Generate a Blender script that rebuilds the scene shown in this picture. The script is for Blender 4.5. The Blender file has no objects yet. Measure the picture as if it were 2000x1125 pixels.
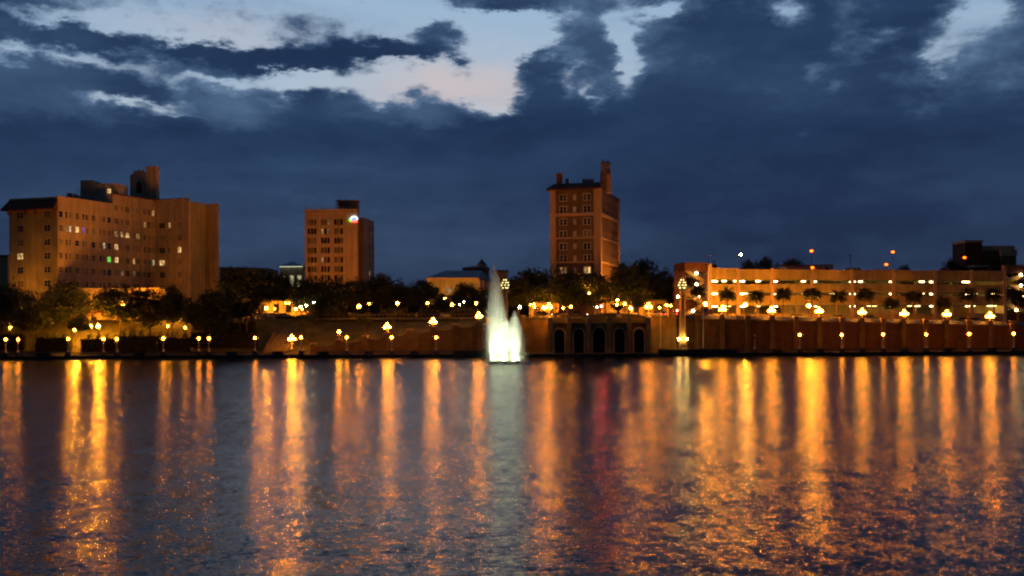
import bpy, math, random
from mathutils import Vector, Matrix
import numpy as np

random.seed(7)
SC = bpy.context.scene
COL = SC.collection

# ------------------------------------------------------------------ camera
F, HZ, CAMH, ROLL = 2125.0, 634.0, 7.5, 0.005      # focal length in photo pixels, horizon row, eye height, roll

def P(px, py, Y):
    """point of the place seen at photo pixel (px, py), Y metres out over the lake"""
    dx, dy = px - 1000.0, HZ - py
    c, s = math.cos(ROLL), math.sin(ROLL)
    return Vector(((dx * c + dy * s) / F * Y, Y, CAMH + (-dx * s + dy * c) / F * Y))

def proj(p):
    tx, tz = p[0] / p[1] * F, (p[2] - CAMH) / p[1] * F
    c, s = math.cos(ROLL), math.sin(ROLL)
    return 1000 + tx * c - tz * s, HZ - (tx * s + tz * c)

cam_data = bpy.data.cameras.new('camera')
cam_data.sensor_width = 36.0
cam_data.lens = 36.0 * F / 2000.0
cam_data.shift_y = (HZ - 562.5) / 2000.0
cam_data.clip_start, cam_data.clip_end = 0.1, 8000.0
cam = bpy.data.objects.new('camera', cam_data)
COL.objects.link(cam)
cam.matrix_world = Matrix.Translation((0, 0, CAMH)) @ Matrix.Rotation(math.radians(90), 4, 'X') @ Matrix.Rotation(-ROLL, 4, 'Z')
SC.camera = cam

# ------------------------------------------------------------------ view, sampling
SC.view_settings.view_transform = 'Standard'
SC.view_settings.look = 'None'
SC.view_settings.exposure = 0.0
SC.view_settings.gamma = 1.0
SC.view_settings.use_curve_mapping = False
SC.render.engine = 'CYCLES'
cy = SC.cycles
cy.use_denoising = True
cy.denoising_prefilter = 'FAST'
cy.use_light_tree = True
cy.sample_clamp_indirect = 6.0
cy.sample_clamp_direct = 0.0
cy.max_bounces = 6
cy.diffuse_bounces = 2
cy.glossy_bounces = 3
cy.transparent_max_bounces = 8
cy.volume_bounces = 1
cy.pixel_filter_type = 'GAUSSIAN'
cy.filter_width = 2.5

# ------------------------------------------------------------------ world: dusk sky with broken dark cloud
SUN_EL, SUN_AZ = math.radians(1.0), math.radians(-6.0)
world = bpy.data.worlds.new('World')
SC.world = world
world.use_nodes = True
world.cycles.sampling_method = 'MANUAL'
world.cycles.sample_map_resolution = 256
WT = world.node_tree
WT.nodes.clear()

def wn(t, **kw):
    n = WT.nodes.new(t)
    for k, v in kw.items():
        setattr(n, k, v)
    return n

def wset(n, i, v):
    if v is None:
        return
    if hasattr(v, 'is_linked') or isinstance(v, bpy.types.NodeSocket):
        WT.links.new(v, n.inputs[i])
    else:
        n.inputs[i].default_value = v

def wm(op, a, b=None, c=None, clamp=False):
    n = wn('ShaderNodeMath', operation=op, use_clamp=clamp)
    for i, v in enumerate((a, b, c)):
        wset(n, i, v)
    return n.outputs[0]

def wv(op, a, b=None, c=None):
    n = wn('ShaderNodeVectorMath', operation=op)
    for i, v in enumerate((a, b, c)):
        wset(n, i, v)
    return n.outputs['Value'] if op in ('DOT_PRODUCT', 'LENGTH') else n.outputs[0]

def wnoise(vec, scale, detail, rough=0.55, dist=0.0):
    n = wn('ShaderNodeTexNoise')
    WT.links.new(vec, n.inputs['Vector'])
    n.inputs['Scale'].default_value = scale
    n.inputs['Detail'].default_value = detail
    n.inputs['Roughness'].default_value = rough
    n.inputs['Distortion'].default_value = dist
    return n

def wmix(fac, a, b):
    n = wn('ShaderNodeMix', data_type='RGBA')
    wset(n, 0, fac)
    for i, v in ((6, a), (7, b)):
        if isinstance(v, tuple):
            n.inputs[i].default_value = (*v, 1)
        else:
            WT.links.new(v, n.inputs[i])
    return n.outputs[2]

def srgb(r, g, b):
    return tuple(((c / 255.0) / 12.92 if c <= 10 else ((c / 255.0 + 0.055) / 1.055) ** 2.4) for c in (r, g, b))

def sky_deg(px, py):
    d = P(px, py, 1.0) - Vector((0, 0, CAMH))
    return math.degrees(math.atan2(d.x, d.y)), math.degrees(math.atan2(d.z, math.hypot(d.x, d.y)))

tc = wn('ShaderNodeTexCoord')
DIR = tc.outputs['Generated']
sep = wn('ShaderNodeSeparateXYZ'); WT.links.new(DIR, sep.inputs[0])
az = wm('MULTIPLY', wm('ARCTAN2', sep.outputs[0], sep.outputs[1]), 57.2958)
el = wm('MULTIPLY', wm('ARCSINE', sep.outputs[2]), 57.2958)
comb = wn('ShaderNodeCombineXYZ'); WT.links.new(az, comb.inputs[0]); WT.links.new(el, comb.inputs[1])
flat = wv('MULTIPLY', DIR, (1.0, 1.0, 2.6))
w1 = wnoise(flat, 6.0, 6, 0.6)
w2 = wnoise(flat, 26.0, 5, 0.65)
warp = wv('ADD', wv('MULTIPLY', wv('SUBTRACT', w1.outputs['Color'], (.5, .5, .5)), (4.2, 2.0, 0)),
          wv('MULTIPLY', wv('SUBTRACT', w2.outputs['Color'], (.5, .5, .5)), (3.0, 2.3, 0)))
A = wv('ADD', comb.outputs[0], warp)

# broad openings (+) and cloud banks (-) of this evening's sky: photo position, half sizes, weight
BLOBS = [
    (520, -20, 420, 80, 1.9), (880, 50, 140, 60, 1.1), (330, 66, 170, 30, 1.0), (120, 44, 150, 22, .8), (110, 112, 150, 15, 1.4),
    (740, 160, 250, 46, 1.7), (930, 205, 90, 40, 1.3), (560, 150, 90, 34, .9), (1000, 70, 60, 56, 1.5), (970, 160, 56, 70, 1.2),
    (270, 202, 110, 13, 1.6), (370, 228, 80, 8, 1.4), (400, 158, 110, 15, 1.0), (25, 112, 40, 16, .6),
    (1200, 70, 28, 42, 1.7), (1215, 125, 20, 46, 1.5), (1280, 6, 40, 18, 1.7), (1115, 150, 24, 60, 1.1), (1160, 178, 15, 38, 1.2), (1040, 60, 70, 40, .8),
    (1530, 18, 32, 32, 1.5), (1690, 98, 44, 24, 1.25), (1570, 156, 18, 18, 1.2), (1915, 25, 44, 40, 1.6), (1850, 95, 36, 40, 1.15), (1820, 130, 26, 20, .7),
    (1622, 172, 18, 14, 1.0), (1240, 20, 60, 20, .5), (1760, 70, 60, 14, .4),
    # cloud banks
    (450, 106, 120, 15, -2.3), (560, 104, 90, 13, -1.8), (740, 92, 110, 12, -2.3), (865, 68, 42, 24, -2.2), (820, 96, 60, 14, -1.6), (430, 138, 44, 10, -1.3),
    (60, 68, 110, 12, -1.9), (180, 86, 50, 9, -1.6), (150, 156, 130, 15, -2.0), (250, 170, 60, 10, -1.2), (30, 16, 90, 16, -1.0), (20, 170, 70, 40, -.9),
    (450, 200, 50, 30, -1.9), (640, 204, 44, 26, -2.4), (735, 232, 110, 18, -1.6), (850, 222, 52, 24, -2.2), (300, 256, 240, 20, -1.2),
    (1045, 120, 50, 20, -2.2), (1060, 192, 62, 36, -2.0), (1010, 236, 50, 16, -1.4), (1120, 66, 40, 26, -1.1), (985, 4, 90, 16, -2.2), (1160, 110, 22, 26, -.9),
    (1450, 60, 110, 60, -.8), (1780, 40, 60, 50, -.6), (1400, 200, 300, 80, -.6), (600, 290, 700, 44, -.9),
]
# thinner, paler cloud (+) and heavier cloud (-)
TONES = [(450, 190, 80, 50, 1.2), (830, 215, 90, 34, .9), (690, 200, 50, 30, .5), (40, 130, 120, 50, .7), (150, 210, 150, 26, .55), (1110, 60, 140, 70, .6), (1920, 110, 70, 70, .7),
         (1580, 170, 120, 60, .35), (1350, 120, 120, 60, .25), (880, 66, 40, 20, .4), (300, 300, 420, 40, -.35), (900, 280, 260, 26, -.45), (480, 112, 140, 20, -.5), (740, 96, 120, 14, -.4),
         (300, 470, 500, 70, .2), (900, 470, 260, 90, .2), (700, 330, 240, 24, .25), (1150, 300, 200, 30, .2), (1600, 430, 420, 120, -.9), (1700, 60, 200, 60, -.25), (1420, 70, 120, 60, -.1)]
def blobs(lst):
    acc = None
    for (bx, by, rx, ry, wt) in lst:
        a0, e0 = sky_deg(bx, by)
        k = 57.2958 / F
        sx, sy = 1.0 / (rx * k), 1.0 / (ry * k)
        v = wv('MULTIPLY_ADD', A, (sx, sy, 0), (-a0 * sx, -e0 * sy, 0))
        g = wm('POWER', 0.42, wv('DOT_PRODUCT', v, v))
        acc = wm('MULTIPLY_ADD', g, wt, acc if acc is not None else 0.0)
    return acc
acc = blobs(BLOBS)
tone = blobs(TONES)
n1 = wnoise(flat, 5.0, 9, 0.58, 0.3)
n2 = wnoise(wv('MULTIPLY', DIR, (1, 1, 5.0)), 3.6, 7, 0.5, 0.5)
n3 = wnoise(wv('MULTIPLY', DIR, (1.0, 1.0, 1.9)), 24.0, 8, 0.6)
# cover grows towards the horizon and breaks up overhead, the same all the way round
def wrange(src, lo_, hi_, a, b):
    n = wn('ShaderNodeMapRange'); WT.links.new(src, n.inputs[0])
    for i, v in ((1, lo_), (2, hi_), (3, a), (4, b)):
        n.inputs[i].default_value = v
    return n.outputs[0]
bias = wm('ADD', wrange(el, 3.0, 12.0, -1.7, -0.62), wrange(el, 16.0, 45.0, 0.0, 0.35))
f = wm('ADD', acc, bias)
f = wm('MULTIPLY_ADD', wm('SUBTRACT', n1.outputs['Fac'], .5), 1.5, f)
f = wm('MULTIPLY_ADD', wm('SUBTRACT', n3.outputs['Fac'], .5), 2.9, f)
gap = wn('ShaderNodeMapRange', interpolation_type='SMOOTHSTEP'); WT.links.new(f, gap.inputs[0])
for i, v in ((1, -0.1), (2, 1.05), (3, 0.0), (4, 1.0)):
    gap.inputs[i].default_value = v
edge = wn('ShaderNodeMapRange', interpolation_type='SMOOTHSTEP'); WT.links.new(f, edge.inputs[0])
for i, v in ((1, -1.0), (2, 0.25), (3, 0.0), (4, 1.0)):
    edge.inputs[i].default_value = v
# cloud colour: slate blue, lighter where thin, greyer towards the horizon
tex = wn('ShaderNodeMapRange'); WT.links.new(wm('MULTIPLY_ADD', tone, .16, wm('ADD', wm('MULTIPLY', n2.outputs['Fac'], .72), wm('MULTIPLY', n3.outputs['Fac'], .28))), tex.inputs[0])
for i, v in ((1, .34), (2, .70), (3, 0.0), (4, 1.0)):
    tex.inputs[i].default_value = v
thick = wmix(tex.outputs[0], srgb(31, 50, 80), srgb(46, 70, 102))
thin = wmix(tex.outputs[0], srgb(50, 74, 108), srgb(94, 120, 152))
cloud = wmix(wm('MULTIPLY_ADD', tone, .55, wm('MULTIPLY', edge.outputs[0], .75), True), thick, thin)
low = wn('ShaderNodeMapRange', interpolation_type='SMOOTHSTEP'); WT.links.new(el, low.inputs[0])
for i, v in ((1, 1.0), (2, 11.0), (3, 1.0), (4, 0.0)):
    low.inputs[i].default_value = v
murk = wmix(tex.outputs[0], srgb(35, 44, 70), srgb(56, 72, 97))
cloud = wmix(wm('MULTIPLY', low.outputs[0], .75), cloud, murk)
# clear sky behind: physical dusk sky, cooled, with a paler western glow low down
skyt = wn('ShaderNodeTexSky', sky_type='NISHITA')
skyt.sun_disc = False
skyt.sun_elevation = SUN_EL
skyt.sun_rotation = SUN_AZ
skyt.altitude = 60
skyt.dust_density = 1.0
skyt.ozone_density = 3.0
phys = wv('MULTIPLY', skyt.outputs[0], (0.1, 0.1, 0.1))
hi = wn('ShaderNodeMapRange'); WT.links.new(el, hi.inputs[0])
for i, v in ((1, 10.0), (2, 20.0), (3, 0.0), (4, 1.0)):
    hi.inputs[i].default_value = v
clear = wmix(hi.outputs[0], srgb(180, 200, 216), srgb(134, 178, 216))
clear = wmix(wm('MULTIPLY', n1.outputs['Fac'], .12), clear, srgb(216, 190, 184))
veil = wm('MULTIPLY', wrange(n2.outputs['Fac'], .42, .66, 0.0, 1.0), wrange(n3.outputs['Fac'], .38, .6, .25, 1.0))
clear = wmix(wm('MULTIPLY', veil, .55, None, True), clear, srgb(120, 146, 182))
clear = wmix(blobs([(900, 165, 170, 50, .55), (430, 60, 160, 30, .2)]), clear, srgb(226, 198, 188))
clear = wmix(0.08, clear, phys)
sky_col = wmix(gap.outputs[0], cloud, clear)
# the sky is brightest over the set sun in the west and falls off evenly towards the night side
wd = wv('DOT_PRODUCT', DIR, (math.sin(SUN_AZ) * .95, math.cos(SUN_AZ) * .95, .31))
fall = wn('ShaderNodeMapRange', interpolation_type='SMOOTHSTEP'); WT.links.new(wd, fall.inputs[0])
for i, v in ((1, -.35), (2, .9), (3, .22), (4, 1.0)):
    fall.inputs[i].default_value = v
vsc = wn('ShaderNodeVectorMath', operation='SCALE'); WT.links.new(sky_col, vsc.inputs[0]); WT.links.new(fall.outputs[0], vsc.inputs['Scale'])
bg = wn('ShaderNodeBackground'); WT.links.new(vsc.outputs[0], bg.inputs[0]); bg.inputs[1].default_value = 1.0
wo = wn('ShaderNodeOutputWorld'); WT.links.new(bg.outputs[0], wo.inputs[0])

# last light of the sun, all but gone behind the cloud bank in the west
sun_data = bpy.data.lights.new('sun', 'SUN')
sun_data.energy = 0.02
sun_data.angle = math.radians(20)
sun_data.color = (1.0, 0.85, 0.75)
sun = bpy.data.objects.new('sun', sun_data)
COL.objects.link(sun)
sun.rotation_euler = (math.radians(90) + math.radians(-8), 0, math.radians(180) - SUN_AZ)
# ------------------------------------------------------------------ helpers
def tag(o, label=None, cat=None, group=None, kind=None):
    if label: o['label'] = label
    if cat: o['category'] = cat
    if group: o['group'] = group
    if kind: o['kind'] = kind
    return o

ORG = {}
def thing(name, loc, label, cat, group=None):
    o = bpy.data.objects.new(name, None)
    o.empty_display_size = 0.5
    COL.objects.link(o)
    o.location = loc
    ORG[o.name] = Vector(loc)
    return tag(o, label, cat, group)

def inst(name, mesh, parent=None, loc=(0, 0, 0), rz=0.0, scale=None, mat=None):
    """an object that shares a mesh; loc is local to its parent"""
    o = bpy.data.objects.new(name, mesh)
    COL.objects.link(o)
    o.parent = parent
    o.location = loc
    o.rotation_euler = (0, 0, rz)
    if scale is not None: o.scale = scale
    if mat is not None:
        o.material_slots[0].link = 'OBJECT'
        o.material_slots[0].material = mat
    return o

class MB:
    def __init__(self): self.v, self.f, self.m, self.mi = [], [], [], 0
    def add(self, vs, fs):
        b = len(self.v)
        self.v += [tuple(v) for v in vs]
        self.f += [tuple(i + b for i in f) for f in fs]
        self.m += [self.mi] * len(fs)
        return self
    def quad(self, a, b, c, d): return self.add([a, b, c, d], [(0, 1, 2, 3)])
    def box(self, x0, x1, y0, y1, z0, z1):
        return self.add([(x0, y0, z0), (x1, y0, z0), (x1, y1, z0), (x0, y1, z0), (x0, y0, z1), (x1, y0, z1), (x1, y1, z1), (x0, y1, z1)],
                        [(3, 2, 1, 0), (4, 5, 6, 7), (0, 1, 5, 4), (1, 2, 6, 5), (2, 3, 7, 6), (3, 0, 4, 7)])
    def prism(self, poly, z0, z1):
        """vertical prism over a footprint; z1 may be a list of heights"""
        n = len(poly)
        z1s = z1 if isinstance(z1, (list, tuple)) else [z1] * n
        z0s = z0 if isinstance(z0, (list, tuple)) else [z0] * n
        vs = [(p[0], p[1], z0s[i]) for i, p in enumerate(poly)] + [(p[0], p[1], z1s[i]) for i, p in enumerate(poly)]
        fs = [tuple(range(n))[::-1], tuple(range(n, 2 * n))] + [(i, (i + 1) % n, n + (i + 1) % n, n + i) for i in range(n)]
        return self.add(vs, fs)
    def wallbox(self, p0, p1, t0, t1, z0, z1):
        """box along the line p0-p1, from t0 to t1 in front of it (towards the lake)"""
        d = Vector((p1[0] - p0[0], p1[1] - p0[1])).normalized(); n = Vector((d.y, -d.x))
        a, b = Vector(p0[:2]), Vector(p1[:2])
        return self.prism([a + n * t1, b + n * t1, b + n * t0, a + n * t0], z0, z1)
    def tube(self, a, b, r0, r1, n=6, cap=True):
        a, b = Vector(a), Vector(b); d = (b - a).normalized()
        u = d.cross(Vector((0, 0, 1)) if abs(d.z) < .95 else Vector((1, 0, 0))).normalized(); w = d.cross(u)
        vs = []
        for (c, r) in ((a, r0), (b, r1)):
            vs += [c + (u * math.cos(2 * math.pi * i / n) + w * math.sin(2 * math.pi * i / n)) * r for i in range(n)]
        fs = [(i, (i + 1) % n, n + (i + 1) % n, n + i) for i in range(n)]
        if cap: fs += [tuple(range(n))[::-1], tuple(range(n, 2 * n))]
        return self.add(vs, fs)
    def lathe(self, prof, n=10, c=(0, 0, 0)):
        vs, fs = [], []
        for (r, z) in prof:
            vs += [(c[0] + r * math.cos(2 * math.pi * i / n), c[1] + r * math.sin(2 * math.pi * i / n), c[2] + z) for i in range(n)]
        for k in range(len(prof) - 1):
            fs += [(k * n + i, k * n + (i + 1) % n, (k + 1) * n + (i + 1) % n, (k + 1) * n + i) for i in range(n)]
        fs += [tuple(range(n))[::-1], tuple(range((len(prof) - 1) * n, len(prof) * n))]
        return self.add(vs, fs)
    def ball(self, c, r, n=10, m=7, sz=1.0):
        prof = [(max(.001, math.sin(math.pi * k / m)) * r, -math.cos(math.pi * k / m) * r * sz) for k in range(m + 1)]
        return self.lathe(prof, n, c)
    def mesh(self, name, mats, org=(0, 0, 0), smooth=False):
        me = bpy.data.meshes.new(name)
        ox, oy, oz = org
        me.from_pydata([(v[0] - ox, v[1] - oy, v[2] - oz) for v in self.v], [], self.f)
        for mt in (mats if isinstance(mats, (list, tuple)) else [mats]): me.materials.append(mt)
        me.polygons.foreach_set('material_index', self.m)
        if smooth: me.polygons.foreach_set('use_smooth', [True] * len(self.f))
        me.update()
        return me
    def build(self, name, mats, parent=None, smooth=False):
        """geometry given in world coordinates; origin at the parent's base"""
        root = parent
        while root is not None and root.parent is not None: root = root.parent
        org = ORG[root.name] if root is not None and root.name in ORG else (0, 0, 0)
        return inst(name, self.mesh(name, mats, org, smooth), parent)
    def build_at(self, name, mats, loc, label, cat, group=None, smooth=False):
        o = inst(name, self.mesh(name, mats, loc, smooth), None, loc)
        ORG[o.name] = Vector(loc)
        return tag(o, label, cat, group)

def mat(name, col, rough=.7, var=.25, scale=.6, metal=0.0, spec=.3, detail=4, col2=None, streak=0.0):
    """plain surface with procedural mottling"""
    m = bpy.data.materials.new(name); m.use_nodes = True
    nt = m.node_tree; b = nt.nodes['Principled BSDF']
    b.inputs['Roughness'].default_value = rough
    b.inputs['Metallic'].default_value = metal
    b.inputs['Specular IOR Level'].default_value = spec
    t = nt.nodes.new('ShaderNodeTexCoord'); n = nt.nodes.new('ShaderNodeTexNoise')
    n.inputs['Scale'].default_value = scale; n.inputs['Detail'].default_value = detail
    nt.links.new(t.outputs['Object'], n.inputs['Vector'])
    r = nt.nodes.new('ShaderNodeMapRange'); r.inputs[1].default_value = .3; r.inputs[2].default_value = .7
    nt.links.new(n.outputs['Fac'], r.inputs[0])
    x = nt.nodes.new('ShaderNodeMix'); x.data_type = 'RGBA'
    nt.links.new(r.outputs[0], x.inputs[0])
    x.inputs[6].default_value = (*(tuple(c * (1 - var) for c in col)), 1)
    x.inputs[7].default_value = (*(col2 or tuple(min(.9, c * (1 + var)) for c in col)), 1)
    res = x.outputs[2]
    if streak:                                       # rain streaks and weathering down a wall
        mp = nt.nodes.new('ShaderNodeMapping'); mp.inputs['Scale'].default_value = (.9, .9, .07); nt.links.new(t.outputs['Object'], mp.inputs[0])
        n2_ = nt.nodes.new('ShaderNodeTexNoise'); n2_.inputs['Scale'].default_value = 1.0; n2_.inputs['Detail'].default_value = 6; n2_.inputs['Roughness'].default_value = .65
        nt.links.new(mp.outputs[0], n2_.inputs['Vector'])
        r2_ = nt.nodes.new('ShaderNodeMapRange'); nt.links.new(n2_.outputs['Fac'], r2_.inputs[0])
        for i, v in ((1, .32), (2, .68), (3, 1 - streak), (4, 1 + streak * .5)): r2_.inputs[i].default_value = v
        v_ = nt.nodes.new('ShaderNodeVectorMath'); v_.operation = 'SCALE'; nt.links.new(res, v_.inputs[0]); nt.links.new(r2_.outputs[0], v_.inputs['Scale'])
        res = v_.outputs[0]
    nt.links.new(res, b.inputs['Base Color'])
    return m

def emis(name, col, s):
    m = bpy.data.materials.new(name); m.use_nodes = True
    nt = m.node_tree; nt.nodes.clear()
    e = nt.nodes.new('ShaderNodeEmission'); o = nt.nodes.new('ShaderNodeOutputMaterial')
    e.inputs[0].default_value = (*col, 1); e.inputs[1].default_value = s
    nt.links.new(e.outputs[0], o.inputs[0])
    return m

def room(name, col, s):
    """a lit room behind glass: curtains, lamps and shadowy corners"""
    m = bpy.data.materials.new(name); m.use_nodes = True
    nt = m.node_tree; nt.nodes.clear(); L = nt.links
    e = nt.nodes.new('ShaderNodeEmission'); o = nt.nodes.new('ShaderNodeOutputMaterial'); e.inputs[0].default_value = (*col, 1)
    t = nt.nodes.new('ShaderNodeNewGeometry'); mp = nt.nodes.new('ShaderNodeMapping'); mp.inputs['Scale'].default_value = (1.6, 1.6, .7); L.new(t.outputs['Position'], mp.inputs[0])
    n = nt.nodes.new('ShaderNodeTexNoise'); n.inputs['Scale'].default_value = 1.0; n.inputs['Detail'].default_value = 2; L.new(mp.outputs[0], n.inputs['Vector'])
    r = nt.nodes.new('ShaderNodeMapRange'); L.new(n.outputs['Fac'], r.inputs[0])
    for i, v in ((1, .36), (2, .64), (3, s * .18), (4, s * 1.5)): r.inputs[i].default_value = v
    L.new(r.outputs[0], e.inputs[1]); L.new(e.outputs[0], o.inputs[0])
    return m

def glass(name, col, rough=.08, spec=.6):
    m = bpy.data.materials.new(name); m.use_nodes = True
    b = m.node_tree.nodes['Principled BSDF']
    b.inputs['Base Color'].default_value = (*col, 1); b.inputs['Roughness'].default_value = rough
    b.inputs['Specular IOR Level'].default_value = spec
    return m

def leafmat(name, c0, c1):
    m = bpy.data.materials.new(name); m.use_nodes = True
    nt = m.node_tree; b = nt.nodes['Principled BSDF']
    b.inputs['Roughness'].default_value = .65; b.inputs['Specular IOR Level'].default_value = .25
    g = nt.nodes.new('ShaderNodeNewGeometry'); x = nt.nodes.new('ShaderNodeMix'); x.data_type = 'RGBA'
    nt.links.new(g.outputs['Random Per Island'], x.inputs[0])
    x.inputs[6].default_value = (*c0, 1); x.inputs[7].default_value = (*c1, 1)
    nt.links.new(x.outputs[2], b.inputs['Base Color'])
    tr = nt.nodes.new('ShaderNodeBsdfTranslucent'); nt.links.new(x.outputs[2], tr.inputs[0])
    ms = nt.nodes.new('ShaderNodeMixShader'); ms.inputs[0].default_value = .25
    out = nt.nodes['Material Output']
    nt.links.new(b.outputs[0], ms.inputs[1]); nt.links.new(tr.outputs[0], ms.inputs[2]); nt.links.new(ms.outputs[0], out.inputs[0])
    return m

SODIUM = (1.0, 0.31, 0.016)
M = dict(
    hotel=mat('cream_stucco', (.60, .44, .25), .85, .12, .15, streak=.3), hotel2=mat('ochre_stucco', (.52, .41, .16), .85, .12, .15, streak=.3),
    tile=mat('red_roof_tile', (.16, .05, .03), .8, .35, 1.5), white=mat('white_trim', (.62, .58, .52), .6, .08, .8),
    pink=mat('pale_pink_stone', (.56, .38, .28), .85, .12, .2, streak=.3), brown=mat('tan_brick', (.24, .15, .085), .9, .18, .9, streak=.3),
    trim=mat('buff_trim', (.66, .46, .28), .8, .1, .3), darkroof=mat('dark_slate_roof', (.07, .07, .08), .7, .3, .8),
    blueroof=mat('blue_grey_metal_roof', (.16, .19, .25), .5, .2, .6), pale=mat('pale_stone', (.5, .47, .38), .85, .12, .2, streak=.3),
    conc=mat('buff_concrete', (.54, .40, .17), .85, .15, .25, streak=.3), concd=mat('grey_concrete', (.28, .26, .23), .9, .25, .7),
    brick=mat('red_brown_brick', (.16, .08, .03), .9, .2, .8, streak=.3), stone=mat('lit_buff_stone', (.42, .28, .12), .9, .25, .6, streak=.3), brickl=mat('buff_stucco_wall', (.25, .16, .06), .9, .22, .5, streak=.3),
    seawall=mat('weathered_seawall', (.10, .085, .07), .9, .45, .8), rail=mat('dirty_stone_rail', (.17, .14, .11), .85, .35, 1.5),
    coping=mat('painted_grey_coping', (.055, .065, .09), .7, .15, .6), rustdark=mat('dark_red_brown_render', (.13, .055, .035), .85, .25, .3),
    pave=mat('promenade_paving', (.22, .19, .16), .9, .25, .9), asphalt=mat('asphalt', (.05, .05, .05), .9, .2, .7),
    lawn=mat('lawn', (.12, .11, .03), .95, .4, .35), bark=mat('bark', (.12, .085, .055), .95, .35, 2.0),
    palmbark=mat('palm_bark', (.17, .12, .08), .95, .35, 4.0), iron=mat('dark_iron', (.04, .04, .04), .5, .2, 2.0, .6),
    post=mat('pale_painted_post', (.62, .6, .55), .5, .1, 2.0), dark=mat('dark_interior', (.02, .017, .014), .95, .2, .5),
    metal=mat('galvanised_metal', (.35, .35, .36), .45, .2, 1.5, .7), tyre=mat('tyre_rubber', (.02, .02, .02), .9, .2, 3.0),
    leafA=leafmat('oak_leaves', (.030, .040, .012), (.075, .085, .028)), leafB=leafmat('dark_leaves', (.022, .032, .012), (.05, .062, .022)),
    leafP=leafmat('palm_leaves', (.018, .026, .010), (.042, .05, .02)), leafH=leafmat('hedge_leaves', (.03, .042, .012), (.07, .085, .026)),
    glassd=glass('dark_window_glass', (.012, .010, .010)), curtain=mat('drawn_curtain', (.30, .24, .19), .8, .25, 1.2),
    shade=mat('dim_blind', (.16, .115, .085), .8, .25, 1.2),
    w_warm=room('warm_lit_room', (1, .60, .22), .85), w_white=room('pale_lit_room', (1, .80, .5), .7), w_purple=room('purple_lit_room', (.35, .14, 1), .8),
    w_green=room('green_lit_room', (.25, 1, .12), .6), w_dim=room('dim_lit_room', (1, .55, .22), .3),
    lampA=emis('sodium_globe', (1.0, .27, .014), 130), lampB=emis('sodium_globe_cluster', (1.0, .27, .014), 235), lampT=emis('sodium_street_light', SODIUM, 1500), lampU=mat('unlit_globe', (.7, .66, .58), .4, .05),
    lampW=emis('white_street_light', (1, .74, .36), 160), lampO=emis('orange_roof_light', (1, .11, .004), 9), garage=emis('garage_tube', (1, .68, .24), 18), inner=mat('painted_deck_wall', (.6, .56, .40), .8, .12, .3), garage2=emis('garage_tube_inner', (1, .76, .30), 30),
    lantern=emis('lantern_glass', (1, .80, .26), 3), red=emis('red_signal', (1, .03, .02), 260), tail=emis('tail_light', (1, .04, .03), 12),
    head=emis('head_light', (1, .85, .6), 12), uplight=emis('column_uplight', (1, .55, .13), 170),
)

ORD = ['first', 'second', 'third', 'fourth', 'fifth', 'sixth', 'seventh', 'eighth', 'ninth', 'tenth', 'eleventh', 'twelfth', 'thirteenth',
       'fourteenth', 'fifteenth', 'sixteenth', 'seventeenth', 'eighteenth', 'nineteenth', 'twentieth']

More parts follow.
